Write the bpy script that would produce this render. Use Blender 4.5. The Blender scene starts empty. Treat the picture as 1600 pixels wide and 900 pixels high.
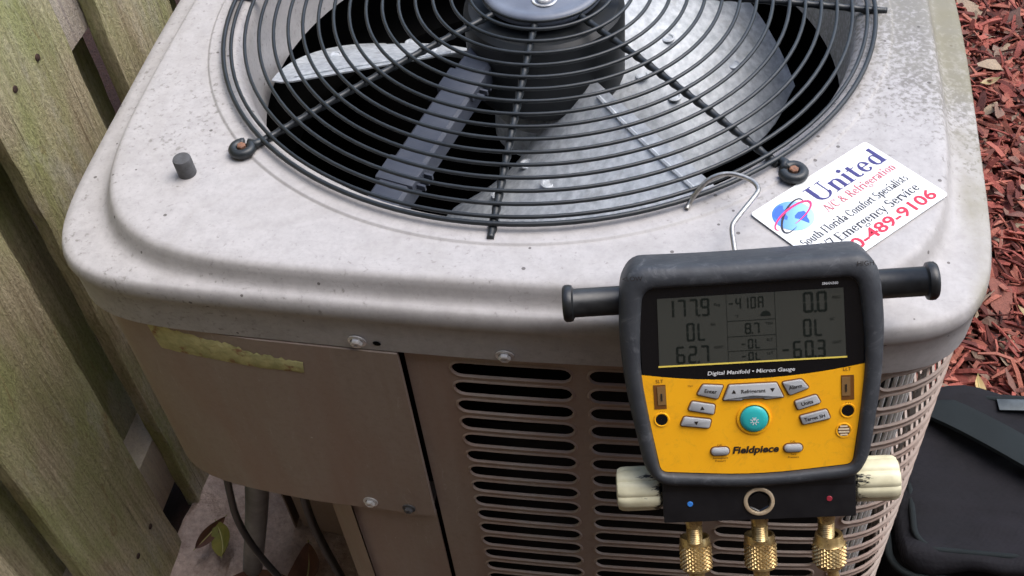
import bpy, bmesh, math, random
from mathutils import Vector, Matrix
R = math.radians
random.seed(7)
scn = bpy.context.scene
COL = scn.collection
H = 0.80                       # height of the lid's flat top above the ground

# ------------------------------------------------------------------ camera, world, sun, exposure
cam = bpy.data.objects.new('camera', bpy.data.cameras.new('camera'))
COL.objects.link(cam); scn.camera = cam
cam.location = (0.15366, -0.93870, 0.61960 + H)
cam.rotation_euler = (0.737503, 0.074204, 0.148305)
cam.data.sensor_width = 36; cam.data.lens = 1731.5/1600*36
cam.data.clip_start = 0.02; cam.data.clip_end = 300

SUN_EL, SUN_AZ = 62, 70        # azimuth from +y (away from camera) towards +x
w = bpy.data.worlds.new('World'); scn.world = w; w.use_nodes = True
nt = w.node_tree; nt.nodes.clear()
sky = nt.nodes.new('ShaderNodeTexSky'); sky.sky_type = 'NISHITA'; sky.sun_disc = False
sky.sun_elevation = R(SUN_EL); sky.sun_rotation = R(SUN_AZ); sky.dust_density = 2.6; sky.air_density = 1.0; sky.ozone_density = 1.0
bg = nt.nodes.new('ShaderNodeBackground'); bg.inputs['Strength'].default_value = 0.11
ow = nt.nodes.new('ShaderNodeOutputWorld')
nt.links.new(sky.outputs[0], bg.inputs[0]); nt.links.new(bg.outputs[0], ow.inputs[0])
sl = bpy.data.lights.new('sun', 'SUN'); sl.energy = 1.1; sl.angle = R(55); sl.color = (1.0, 0.985, 0.97)
sun = bpy.data.objects.new('sun', sl); COL.objects.link(sun)
sd = Vector((math.sin(R(SUN_AZ))*math.cos(R(SUN_EL)), math.cos(R(SUN_AZ))*math.cos(R(SUN_EL)), math.sin(R(SUN_EL))))
sun.rotation_euler = sd.to_track_quat('Z', 'Y').to_euler(); sun.location = (2, 2, 5)
scn.view_settings.view_transform = 'Standard'; scn.view_settings.look = 'None'
scn.view_settings.exposure = 1.42; scn.view_settings.gamma = 1.0; scn.view_settings.use_curve_mapping = False
scn.render.engine = 'CYCLES'
scn.render.resolution_x = 1024; scn.render.resolution_y = 576

# ------------------------------------------------------------------ materials
def mat(name, col, rough=0.5, metal=0.0, spec=0.5, coat=0.0):
    m = bpy.data.materials.new(name); m.use_nodes = True
    b = m.node_tree.nodes['Principled BSDF']
    b.inputs['Base Color'].default_value = (*col, 1); b.inputs['Roughness'].default_value = rough
    b.inputs['Metallic'].default_value = metal; b.inputs['Specular IOR Level'].default_value = spec
    b.inputs['Coat Weight'].default_value = coat
    return m
class NG:
    """small node helper"""
    def __init__(s, m): s.m = m; s.t = m.node_tree; s.b = s.t.nodes['Principled BSDF']
    def n(s, typ, **kw):
        o = s.t.nodes.new(typ)
        for k, v in kw.items():
            if k.startswith('i_'):
                key = k[2:]; key = int(key) if key.isdigit() else key.replace('_', ' ')
                o.inputs[key].default_value = v
            else: setattr(o, k, v)
        return o
    def l(s, a, b): s.t.links.new(a, b)
    def coord(s, scale=(1,1,1), which='Object', loc=None):
        tc = s.n('ShaderNodeTexCoord'); mp = s.n('ShaderNodeMapping'); mp.inputs['Scale'].default_value = scale
        s.l(tc.outputs[which], mp.inputs['Vector'])
        return mp.outputs[0]
    def noise(s, vec, scale, detail=4, rough=0.55, dist=0.0):
        o = s.n('ShaderNodeTexNoise'); o.inputs['Scale'].default_value = scale; o.inputs['Detail'].default_value = detail
        o.inputs['Roughness'].default_value = rough; o.inputs['Distortion'].default_value = dist
        s.l(vec, o.inputs['Vector']); return o.outputs['Fac']
    def ramp(s, fac, stops):
        o = s.n('ShaderNodeValToRGB'); e = o.color_ramp.elements
        while len(e) < len(stops): e.new(0.5)
        for q, (p, c) in zip(e, stops):
            q.position = p; q.color = (*c, 1) if len(c) == 3 else c
        s.l(fac, o.inputs[0]); return o.outputs[0]
    def mix(s, f, a, b, mode='MIX'):
        o = s.n('ShaderNodeMix'); o.data_type = 'RGBA'; o.blend_type = mode
        for v, i in ((f, 0), (a, 6), (b, 7)):
            if isinstance(v, (int, float)): o.inputs[i].default_value = v
            elif isinstance(v, tuple): o.inputs[i].default_value = (*v, 1)
            else: s.l(v, o.inputs[i])
        return o.outputs[2]
    def math(s, op, a, b=0.0, clamp=False):
        o = s.n('ShaderNodeMath'); o.operation = op; o.use_clamp = clamp
        for v, i in ((a, 0), (b, 1)):
            if isinstance(v, (int, float)): o.inputs[i].default_value = v
            else: s.l(v, o.inputs[i])
        return o.outputs[0]
    def bump(s, h, strength=0.3, dist=0.002):
        o = s.n('ShaderNodeBump'); o.inputs['Strength'].default_value = strength; o.inputs['Distance'].default_value = dist
        s.l(h, o.inputs['Height']); s.l(o.outputs[0], s.b.inputs['Normal'])
    def color(s, c): s.l(c, s.b.inputs['Base Color'])
    def rough(s, c): s.l(c, s.b.inputs['Roughness'])
    def lin(s, f, a, b):           # map 0..1 -> a..b
        o = s.n('ShaderNodeMapRange'); o.inputs[3].default_value = a; o.inputs[4].default_value = b
        s.l(f, o.inputs[0]); return o.outputs[0]

BW = ((0,0,0), (1,1,1))
def steps(lo, hi): return [(lo, BW[0]), (hi, BW[1])]

# painted steel of the unit: greige paint, dark specks, mildew towards the far right corner
def paint(name, specks):
    k_ = (1, 1, 1) if specks else (0.76, 0.64, 0.55)  # cabinet version darkened and browned, putting the front's shade into its colour
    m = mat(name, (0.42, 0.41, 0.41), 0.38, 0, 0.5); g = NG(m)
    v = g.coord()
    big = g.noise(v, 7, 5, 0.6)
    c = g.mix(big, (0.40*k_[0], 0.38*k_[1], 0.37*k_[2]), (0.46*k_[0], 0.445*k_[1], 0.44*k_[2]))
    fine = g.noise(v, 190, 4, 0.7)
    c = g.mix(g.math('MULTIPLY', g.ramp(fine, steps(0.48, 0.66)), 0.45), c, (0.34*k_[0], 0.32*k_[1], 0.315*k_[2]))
    if specks:
        c = g.mix(g.math('MULTIPLY', g.ramp(g.noise(v, 55, 6, 0.75), steps(0.42, 0.68)), 0.6), c, (0.31, 0.295, 0.29))
        dirt = g.noise(v, 5.0, 6, 0.65)
        sp = g.noise(v, 210, 3.0, 0.6, 0.3)
        tc = g.n('ShaderNodeTexCoord'); sx = g.n('ShaderNodeSeparateXYZ'); g.l(tc.outputs['Object'], sx.inputs[0])
        # growth is heavier on the far-right corner of the lid
        gx = g.lin(sx.outputs[0], 0.0, 1.0); gx.node.inputs[1].default_value = 0.14; gx.node.inputs[2].default_value = 0.36
        gy = g.lin(sx.outputs[1], 0.0, 1.0); gy.node.inputs[1].default_value = -0.33; gy.node.inputs[2].default_value = 0.22
        grow = g.math('MULTIPLY', gx, gy)
        mott = g.noise(v, 26, 6, 0.7, 0.6)
        fld = g.math('ADD', g.math('MULTIPLY', grow, 0.36), g.math('MULTIPLY', dirt, 0.36))
        fld2 = g.math('ADD', fld, g.math('MULTIPLY', sp, 0.62))
        k = g.ramp(fld2, steps(0.565, 0.68))
        c = g.mix(g.math('MULTIPLY', k, 0.72), c, (0.13, 0.12, 0.10))
        k2 = g.ramp(g.math('ADD', g.math('MULTIPLY', grow, 0.8), g.math('MULTIPLY', mott, 0.7)), steps(0.58, 0.9))
        c = g.mix(g.math('MULTIPLY', k2, 0.6), c, (0.21, 0.20, 0.16))
        # dried water marks and dusty tide lines
        wm = g.noise(v, 3.3, 4, 0.5, 1.5); band = g.math('SUBTRACT', 1.0, g.math('MULTIPLY', g.math('ABSOLUTE', g.math('SUBTRACT', wm, 0.5)), 28.0), True)
        c = g.mix(g.math('MULTIPLY', band, 0.22), c, (0.30, 0.28, 0.26))
        sc = g.noise(g.coord((9, 60, 20)), 1.0, 3, 0.5, 2.5); line = g.math('SUBTRACT', 1.0, g.math('MULTIPLY', g.math('ABSOLUTE', g.math('SUBTRACT', sc, 0.60)), 170.0), True)
        c = g.mix(g.math('MULTIPLY', line, 0.3), c, (0.24, 0.22, 0.20))
        # isolated black dots of dirt
        vo = g.n('ShaderNodeTexVoronoi'); vo.inputs['Scale'].default_value = 62; g.l(v, vo.inputs['Vector'])
        sel = g.n('ShaderNodeSeparateColor'); g.l(vo.outputs['Color'], sel.inputs[0])
        dot = g.math('MULTIPLY', g.math('LESS_THAN', vo.outputs['Distance'], 0.10), g.math('GREATER_THAN', sel.outputs[0], 0.66))
        c = g.mix(g.math('MULTIPLY', dot, 0.8), c, (0.07, 0.06, 0.055))
        # green film in the channel beside the step on the right side
        film = g.math('MULTIPLY', gx, g.ramp(g.noise(v, 9, 4), steps(0.35, 0.6)))
        ex = g.lin(sx.outputs[0], 0.0, 1.0); ex.node.inputs[1].default_value = 0.362; ex.node.inputs[2].default_value = 0.376
        c = g.mix(g.math('MULTIPLY', g.math('MULTIPLY', film, ex), 0.6), c, (0.19, 0.17, 0.09))
    else:
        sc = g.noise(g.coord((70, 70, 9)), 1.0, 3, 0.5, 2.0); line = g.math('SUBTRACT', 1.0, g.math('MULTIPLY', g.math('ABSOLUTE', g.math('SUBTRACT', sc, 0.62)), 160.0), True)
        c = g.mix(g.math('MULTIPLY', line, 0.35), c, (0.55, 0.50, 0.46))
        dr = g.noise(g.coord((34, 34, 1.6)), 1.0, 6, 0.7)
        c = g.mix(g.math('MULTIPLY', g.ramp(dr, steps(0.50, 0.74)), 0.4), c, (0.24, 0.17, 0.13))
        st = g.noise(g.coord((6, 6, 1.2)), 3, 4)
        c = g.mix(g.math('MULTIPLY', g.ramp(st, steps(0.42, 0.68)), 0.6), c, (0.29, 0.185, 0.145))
        vo = g.n('ShaderNodeTexVoronoi'); vo.inputs['Scale'].default_value = 40; g.l(v, vo.inputs['Vector'])
        sel = g.n('ShaderNodeSeparateColor'); g.l(vo.outputs['Color'], sel.inputs[0])
        dot = g.math('MULTIPLY', g.math('LESS_THAN', vo.outputs['Distance'], 0.05), g.math('GREATER_THAN', sel.outputs[0], 0.85))
        c = g.mix(g.math('MULTIPLY', dot, 0.6), c, (0.6, 0.56, 0.5))
    g.color(c); g.rough(g.lin(g.noise(v, 30, 4), 0.42, 0.66)); g.b.inputs['Specular IOR Level'].default_value = 0.35
    wav = g.noise(g.coord((1, 1, 0.6)), 5, 3, 0.5)
    g.bump(g.math('ADD', g.math('MULTIPLY', g.noise(v, 420, 2), 0.05), g.math('MULTIPLY', wav, 0.0 if specks else 1.0)), 0.25, 0.006 if not specks else 0.002)
    return m
M = {}
M['paint_lid'] = paint('lid_paint', True)
M['paint'] = paint('shaded_cabinet_paint', False)
def simple(name, c1, c2, scale, rough=(0.4, 0.6), metal=0, spec=0.5, bump=0.1, bscale=200, bdist=0.001):
    m = mat(name, c1, rough[0], metal, spec); g = NG(m); v = g.coord()
    g.color(g.mix(g.ramp(g.noise(v, scale, 5, 0.6), steps(0.35, 0.65)), c1, c2))
    g.rough(g.lin(g.noise(v, scale*1.7, 4), *rough))
    if bump: g.bump(g.noise(v, bscale, 3), bump, bdist)
    return m
M['grille'] = simple('grille_vinyl', (0.010, 0.013, 0.015), (0.020, 0.024, 0.027), 40, (0.32, 0.5), bump=0.12, bscale=300)
M['cap'] = simple('grille_cap_plastic', (0.10, 0.115, 0.15), (0.15, 0.17, 0.21), 25, (0.35, 0.55))
M['motor'] = simple('motor_enamel', (0.006, 0.008, 0.009), (0.011, 0.013, 0.015), 30, (0.45, 0.65))
M['arm'] = simple('conduit_plastic', (0.042, 0.050, 0.072), (0.07, 0.078, 0.10), 22, (0.4, 0.6))
M['galv'] = simple('galvanised_blade', (0.42, 0.45, 0.475), (0.66, 0.69, 0.71), 110, (0.48, 0.66), 0.25, bump=0.15, bscale=260)
g = NG(M['galv']); v = g.coord(); b0 = g.b.inputs['Base Color'].links[0].from_socket
g.color(g.mix(g.math('MULTIPLY', g.ramp(g.noise(v, 34, 6, 0.7), steps(0.55, 0.75)), 0.5), b0, (0.22, 0.21, 0.19)))
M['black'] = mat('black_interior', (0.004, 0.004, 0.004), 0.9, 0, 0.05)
M['steel'] = simple('screw_steel', (0.80, 0.80, 0.79), (0.62, 0.61, 0.60), 300, (0.25, 0.4), 0.55)
M['rust'] = simple('rusty_screw', (0.30, 0.14, 0.08), (0.18, 0.10, 0.07), 400, (0.6, 0.8), 0.3)
M['fin'] = mat('pale_guard_bar', (0.86, 0.85, 0.82), 0.5)
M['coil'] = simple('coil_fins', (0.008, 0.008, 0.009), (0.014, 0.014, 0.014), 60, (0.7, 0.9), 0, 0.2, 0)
M['residue'] = simple('mossy_residue', (0.60, 0.56, 0.27), (0.36, 0.35, 0.16), 55, (0.85, 0.95), bump=0.5, bscale=220, bdist=0.002)
g = NG(M['residue']); v = g.coord(); b0 = g.b.inputs['Base Color'].links[0].from_socket
g.color(g.mix(g.ramp(g.noise(v, 90, 4), steps(0.58, 0.68)), b0, (0.30, 0.17, 0.09)))
M['stub'] = simple('stub_grey', (0.10, 0.10, 0.105), (0.07, 0.07, 0.07), 200, (0.5, 0.7), 0.2)

# ------------------------------------------------------------------ mesh helpers
class MB:
    def __init__(s): s.v = []; s.f = []; s.sm = []
    def add(s, vs, fs, smooth=True):
        o = len(s.v); s.v += [tuple(p) for p in vs]
        for f in fs: s.f.append([i+o for i in f]); s.sm.append(smooth)
        return s
    def build(s, name, material, parent=None, loc=None, sharp=35):
        me = bpy.data.meshes.new(name); me.from_pydata(s.v, [], s.f); me.update()
        me.polygons.foreach_set('use_smooth', s.sm)
        if sharp: me.set_sharp_from_angle(angle=R(sharp))
        me.materials.append(material)
        o = bpy.data.objects.new(name, me); COL.objects.link(o)
        if parent is not None: o.parent = parent
        if loc is not None: o.location = loc
        return o
    def loft(s, rings, closed=True, cap0=False, cap1=False, smooth=True):
        n = len(rings[0]); vs = [p for r in rings for p in r]; fs = []
        m = n if closed else n-1
        for k in range(len(rings)-1):
            for i in range(m):
                a = k*n+i; b = k*n+(i+1) % n
                fs.append([a, b, b+n, a+n])
        if cap0: fs.append(list(range(n))[::-1])
        if cap1: fs.append([(len(rings)-1)*n+i for i in range(n)])
        return s.add(vs, fs, smooth)
    def tube(s, pts, r, n=8, closed=False, caps=True):
        pts = [Vector(p) for p in pts]; N = len(pts); rings = []; up = None
        for i, p in enumerate(pts):
            if closed: d = pts[(i+1) % N]-pts[i-1]
            else: d = pts[min(i+1, N-1)]-pts[max(i-1, 0)]
            d.normalize()
            if up is None:
                up = Vector((0, 0, 1)) if abs(d.z) < 0.9 else Vector((1, 0, 0))
            u = (up - d*up.dot(d)).normalized(); up = u; q = d.cross(u)
            rr = r[i] if isinstance(r, (list, tuple)) else r
            rings.append([p+u*rr*math.cos(2*math.pi*k/n)+q*rr*math.sin(2*math.pi*k/n) for k in range(n)])
        if closed: rings.append(rings[0])
        return s.loft(rings, True, caps and not closed, caps and not closed)
    def lathe(s, prof, n=24, mtx=None, cap0=False, cap1=False, wob=None):
        """prof: (radius, z) ; revolve about z, then mtx"""
        rings = []
        for k, (r, z) in enumerate(prof):
            rings.append([Vector(((r if not wob else r*wob(i/n, k))*math.cos(2*math.pi*i/n), (r if not wob else r*wob(i/n, k))*math.sin(2*math.pi*i/n), z)) for i in range(n)])
        if mtx is not None: rings = [[mtx @ p for p in r] for r in rings]
        return s.loft(rings, True, cap0, cap1)
    def box(s, c, d, mtx=None, bev=0.0):
        x, y, z = d[0]/2, d[1]/2, d[2]/2
        if bev <= 0:
            vs = [Vector((sx*x, sy*y, sz*z)) for sz in (-1, 1) for sx, sy in ((-1,-1),(1,-1),(1,1),(-1,1))]
            fs = [[3,2,1,0],[4,5,6,7],[0,1,5,4],[1,2,6,5],[2,3,7,6],[3,0,4,7]]
        else:
            bm = bmesh.new(); bmesh.ops.create_cube(bm, size=1)
            for q in bm.verts: q.co = Vector((q.co.x*d[0], q.co.y*d[1], q.co.z*d[2]))
            bmesh.ops.bevel(bm, geom=bm.edges[:], offset=bev, segments=2, profile=0.6, affect='EDGES')
            bm.verts.index_update(); vs = [q.co.copy() for q in bm.verts]; fs = [[q.index for q in f.verts] for f in bm.faces]; bm.free()
        c = Vector(c)
        vs = [((mtx @ p) if mtx is not None else p)+c for p in vs]
        return s.add(vs, fs, bev > 0)
    def prism(s, pts, z0, z1, top_inset=None):
        """flat polygon (x,y) extruded z0..z1"""
        n = len(pts); vs = [(x, y, z0) for x, y in pts]+[(x, y, z1) for x, y in pts]
        fs = [[i, (i+1) % n, n+(i+1) % n, n+i] for i in range(n)]
        fs.append([n+i for i in range(n)]); fs.append(list(range(n))[::-1])
        return s.add(vs, fs, False)
def empty(name, loc=(0,0,0), parent=None):
    o = bpy.data.objects.new(name, None); COL.objects.link(o); o.location = loc; o.empty_display_size = 0.05
    if parent is not None: o.parent = parent
    return o
def tag(o, label=None, cat=None, group=None, kind=None):
    if label: o['label'] = label
    if cat: o['category'] = cat
    if group: o['group'] = group
    if kind: o['kind'] = kind
    return o
def copy_part(o, parent, loc=None, rot=None):
    c = o.copy(); COL.objects.link(c); c.parent = parent
    if loc is not None: c.location = loc
    if rot is not None: c.rotation_euler = rot
    return c
def round_poly(pts, r, seg=5):
    out = []; n = len(pts)
    for i in range(n):
        p = Vector(pts[i]).to_2d(); a = Vector(pts[i-1]).to_2d(); b = Vector(pts[(i+1) % n]).to_2d()
        rr = r[i] if isinstance(r, (list, tuple)) else r
        u = a-p; v = b-p; k = min(rr, u.length*0.45, v.length*0.45); u.normalize(); v.normalize()
        p0 = p+u*k; p1 = p+v*k
        for j in range(seg+1):
            t = j/seg; q = p0*(1-t)**2+p*2*t*(1-t)+p1*t*t; out.append((q.x, q.y))
    return out
def polar(poly, c, n):
    """resample closed polygon on n rays from c"""
    out = []
    P = [Vector(p)-Vector(c) for p in poly]; m = len(P)
    for k in range(n):
        a = 2*math.pi*k/n; d = Vector((math.cos(a), math.sin(a))); best = 0
        for i in range(m):
            p, q = P[i], P[(i+1) % m]; e = q-p
            den = d.x*e.y-d.y*e.x
            if abs(den) < 1e-12: continue
            t = (p.x*e.y-p.y*e.x)/den; u = (p.x*d.y-p.y*d.x)/den
            if t > 0 and -1e-6 <= u <= 1+1e-6: best = max(best, t)
        out.append((c[0]+d.x*best, c[1]+d.y*best))
    return out
def text_mesh(mb, body, size, x, y, z, align='CENTER', rot=0.0, shear=0.0, bold=0.0, sx=1.0, width=None):
    cu = bpy.data.curves.new('t', 'FONT'); cu.body = body; cu.size = size; cu.align_x = align; cu.shear = shear; cu.offset = bold*size
    cu.resolution_u = 3
    o = bpy.data.objects.new('t', cu); COL.objects.link(o)
    dg = bpy.context.evaluated_depsgraph_get(); me = o.evaluated_get(dg).to_mesh()
    xs = [q.co.x for q in me.vertices]
    if width and xs: sx = width/(max(xs)-min(xs))
    c, s_ = math.cos(rot), math.sin(rot)
    vs = [(x+c*q.co.x*sx-s_*q.co.y, y+s_*q.co.x*sx+c*q.co.y, z) for q in me.vertices]
    mb.add(vs, [list(p.vertices) for p in me.polygons], False)
    o.evaluated_get(dg).to_mesh_clear(); COL.objects.unlink(o); bpy.data.objects.remove(o); bpy.data.curves.remove(cu)

# ------------------------------------------------------------------ the setting: ground, footing, mulch
hm = mat('shade_wall_stucco', (0.17, 0.12, 0.085), 0.9, 0, 0.2); g = NG(hm); v = g.coord()
g.color(g.mix(g.noise(v, 6, 5), (0.18, 0.125, 0.088), (0.14, 0.10, 0.07))); g.bump(g.noise(v, 90, 5, 0.7), 0.8, 0.006)
mb = MB(); mb.box((0, -1.78, 1.45), (9.0, 0.20, 2.9))  # unseen wall added behind the camera to darken the unit's front
hw = tag(mb.build('added_shade_wall', hm), kind='structure')
mb = MB(); mb.box((0, -1.67, 2.66), (9.4, 0.6, 0.12)); mb.box((0, -1.35, 2.70), (9.4, 0.04, 0.22)); mb.build('added_shade_eave', hm, hw)  # unseen overhang added to cut more skylight from the front
def fbm(x, y, s=1.0):
    from mathutils import noise
    return noise.fractal(Vector((x*s, y*s, 3.7)), 1.0, 2.0, 5)
gm = mat('soil', (0.06, 0.035, 0.025), 0.95, 0, 0.2); g = NG(gm); v = g.coord()
g.color(g.mix(g.noise(v, 14, 6, 0.7), (0.075, 0.035, 0.026), (0.035, 0.022, 0.018))); g.bump(g.noise(v, 60, 6, 0.7), 1.0, 0.02)
mb = MB(); mb.add([(-60,-60,-0.012),(60,-60,-0.012),(60,60,-0.012),(-60,60,-0.012)], [[0,1,2,3]], False)
tag(mb.build('ground', gm), kind='structure')

fm = mat('rough_concrete', (0.36, 0.27, 0.235), 0.95, 0, 0.15); g = NG(fm); v = g.coord()
c = g.mix(g.ramp(g.noise(v, 70, 5, 0.7), steps(0.35, 0.65)), (0.52, 0.38, 0.32), (0.78, 0.62, 0.54))
c = g.mix(g.math('MULTIPLY', g.ramp(g.noise(v, 11, 4), steps(0.5, 0.7)), 0.5), c, (0.27, 0.20, 0.18))
g.color(c); g.bump(g.noise(v, 130, 5, 0.7), 1.0, 0.012)
mb = MB(); nx, ny = 70, 90; X0, X1, Y0, Y1 = -0.56, -0.16, -0.62, 0.25
vs = []
for j in range(ny+1):
    for i in range(nx+1):
        x = X0+(X1-X0)*i/nx; y = Y0+(Y1-Y0)*j/ny
        vs.append((x, y, 0.006+0.010*fbm(x, y, 9)+0.006*fbm(x+5, y, 34)))
mb.add(vs, [[j*(nx+1)+i, j*(nx+1)+i+1, (j+1)*(nx+1)+i+1, (j+1)*(nx+1)+i] for j in range(ny) for i in range(nx)])
tag(mb.build('concrete_footing', fm, sharp=None), kind='structure')

mm = mat('mulch_chips', (0.3, 0.08, 0.06), 0.8, 0, 0.3); g = NG(mm)
at = g.n('ShaderNodeAttribute'); at.attribute_name = 'tint'
c = g.ramp(at.outputs['Fac'], [(0.0, (0.055, 0.018, 0.014)), (0.22, (0.20, 0.045, 0.034)), (0.42, (0.46, 0.115, 0.085)), (0.58, (0.52, 0.18, 0.12)),
                               (0.70, (0.22, 0.085, 0.065)), (0.82, (0.26, 0.16, 0.12)), (0.93, (0.36, 0.26, 0.19)), (1.0, (0.50, 0.40, 0.26))])
v = g.coord(); g.color(g.mix(g.lin(g.noise(v, 150, 4, 0.7), 0.0, 0.6), c, (0.05, 0.025, 0.02))); g.bump(g.noise(v, 240, 4, 0.7), 0.6, 0.004)
def chips(n, zone, seed, zmax, scale=1.0):
    rnd = random.Random(seed); vs = []; fs = []; tint = []
    for k in range(n):
        x, y = zone(rnd)
        L = scale*rnd.choice((0.018, 0.026, 0.034, 0.045, 0.06))*rnd.uniform(0.8, 1.3); W = rnd.uniform(0.16, 0.42)*min(L, 0.036); T = rnd.uniform(0.0015, 0.005)
        leafy = rnd.random() < 0.13
        if not leafy and rnd.random() < 0.45: L *= 1.35; W = L*rnd.uniform(.05, .13); T = rnd.uniform(.0015, .003)     # splinters
        if leafy: W = L*rnd.uniform(0.4, 0.6); T = 0.0008
        bend = rnd.uniform(-0.25, 0.35)*L
        mt = Matrix.Rotation(rnd.uniform(0, 6.283), 3, 'Z') @ Matrix.Rotation(rnd.gauss(0, 0.38), 3, 'Y') @ Matrix.Rotation(rnd.gauss(0, 0.5), 3, 'X')
        o = Vector((x, y, rnd.uniform(0.0, zmax)))
        t = rnd.random()**0.9*0.66 if not leafy else rnd.uniform(0.62, 1.0)
        b0 = len(vs)
        for q in range(4):
            s = q/3-0.5; wd = W*(0.25+3.0*(0.25-s*s)) if leafy else W*(1.0 if q in (1, 2) else rnd.uniform(0.25, 0.85))
            zc = bend*(0.25-s*s)*2; j = rnd.uniform(-0.25, 0.25)*W
            for (a, h) in ((-1, -1), (1, -1), (1, 1), (-1, 1)):
                p = mt @ Vector((s*L, a*wd*0.5+j, zc+h*T*0.5+(abs(a)*0.25*W*0.3 if leafy else 0)))
                vs.append(tuple(p+o)); tint.append(t)
        for q in range(3):
            for i in range(4):
                a = b0+q*4+i; b = b0+q*4+(i+1) % 4; fs.append((a, b, b+4, a+4))
        fs.append((b0+3, b0+2, b0+1, b0)); fs.append((b0+12, b0+13, b0+14, b0+15))
    me = bpy.data.meshes.new('mulch'); me.from_pydata(vs, [], fs); me.update()
    a = me.attributes.new('tint', 'FLOAT', 'POINT'); a.data.foreach_set('value', tint)
    me.materials.append(mm); o = bpy.data.objects.new('mulch', me); COL.objects.link(o); return o
def zone_right(r):
    while True:
        x = r.uniform(0.40, 1.35); y = r.uniform(-0.75, 1.9)
        if r.random() < (1.0 if x < 1.05 and -0.2 < y < 1.5 else 0.35): return x, y
tag(chips(17000, zone_right, 3, 0.026, 1.0), 'red and brown wood mulch covering the ground on the right', 'mulch', kind='stuff')
def zone_left(r): return r.uniform(-0.47, -0.22), r.uniform(-0.46, -0.12)

# ------------------------------------------------------------------ the air conditioner
ac = tag(empty('air_conditioner'), 'beige outdoor air conditioner condenser with round fan grille on top', 'air conditioner')
CY = -0.0127                   # the fan opening sits slightly forward of the lid's centre
def sup(a, n, th):
    c, s = math.cos(th), math.sin(th); k = 1.0
    if 4.9 < n <= 6: k = 1-.012*(2*s*c)**2; n += .6
    elif n > 6: k = 1-.021*(2*s*c)**2; n = 9         # outer shell: nearly square, each side slightly bowed
    r = k*a/(abs(c)**n+abs(s)**n)**(1/n); return r*c, r*s
NS = 288
def ring(a, n, z, cy=0.0, kx=1.0):
    # denser sampling round the corners comes from using the same angles for every ring
    return [Vector((sup(a, n, 2*math.pi*k/NS)[0]*kx, sup(a, n, 2*math.pi*k/NS)[1]+cy, z+H)) for k in range(NS)]
prof = [(.296,2,-.095,1),(.296,2,-.02,1),(.2965,2,-.012,1),(.2985,2,-.006,1),(.302,2,-.0022,1),(.307,2,-.0004,1),(.3275,2,.0006,1),(.329,2,.0004,1),(.3298,2,-.0010,1),(.3312,2,-.0012,1),
        (.344,2.3,-.0008,.6,.985),(.370,4.6,-.0006,0,.955),(.3770,5,-.0008,0,.955),(.3805,5,-.0018,0,.955),(.3828,5,-.0046,0,.955),(.3846,5,-.0092,0,.955),(.3864,5,-.0142,0,.956),(.3884,5,-.0180,0,.957),(.3908,5,-.0200,0,.959),
        (.3928,5.2,-.0208,0,.966),(.3956,6.5,-.0216,0,.984),(.3972,7.2,-.0230,0,1.0),(.3988,7.5,-.0256,0),(.4000,7.5,-.0295,0),(.4004,7.5,-.0340,0),(.3998,7.5,-.0385,0),(.3988,7.5,-.0408,0),(.3982,7.5,-.0425,0),(.3978,7.5,-.0600,0),(.3976,7.5,-.0765,0),(.3940,7.5,-.0770,0),(.392,7.5,-.0700,0)]
mb = MB(); mb.loft([ring(q[0], q[1], q[2], CY*q[3], q[4] if len(q) > 4 else 1.0) for q in prof])
lid = mb.build('lid', M['paint_lid'], ac, sharp=60)
# outline by arc length, s = 0 at the front centre, growing towards the right
def outline(a, n=7.5, N=2880):
    P = [Vector(sup(a, n, -math.pi/2+2*math.pi*k/N)) for k in range(N)]; return P
class Arc:
    def __init__(s, a, n=7.5):
        s.P = outline(a, n); s.S = [0.0]
        for i in range(len(s.P)): s.S.append(s.S[-1]+(s.P[(i+1) % len(s.P)]-s.P[i]).length)
        s.T = s.S[-1]
    def at(s, u):
        u %= s.T; lo, hi = 0, len(s.P)
        while hi-lo > 1:
            m = (lo+hi)//2
            if s.S[m] <= u: lo = m
            else: hi = m
        f = (u-s.S[lo])/max(1e-9, s.S[lo+1]-s.S[lo]); a = s.P[lo % len(s.P)]; b = s.P[(lo+1) % len(s.P)]
        d = (b-a).normalized(); return a.lerp(b, f), Vector((d.y, -d.x))
body = Arc(0.3925); PER = body.T
def bp(u, z, off=0.0):
    p, n = body.at(u); q = p+n*off; return Vector((q.x, q.y, z+H))
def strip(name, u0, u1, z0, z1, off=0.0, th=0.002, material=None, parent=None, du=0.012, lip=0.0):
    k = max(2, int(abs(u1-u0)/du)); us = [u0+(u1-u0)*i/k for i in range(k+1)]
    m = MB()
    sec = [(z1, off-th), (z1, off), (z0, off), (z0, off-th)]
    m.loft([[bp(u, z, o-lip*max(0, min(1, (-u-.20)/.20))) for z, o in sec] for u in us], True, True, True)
    return m.build(name, material or M['paint'], parent or ac, sharp=40)
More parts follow.
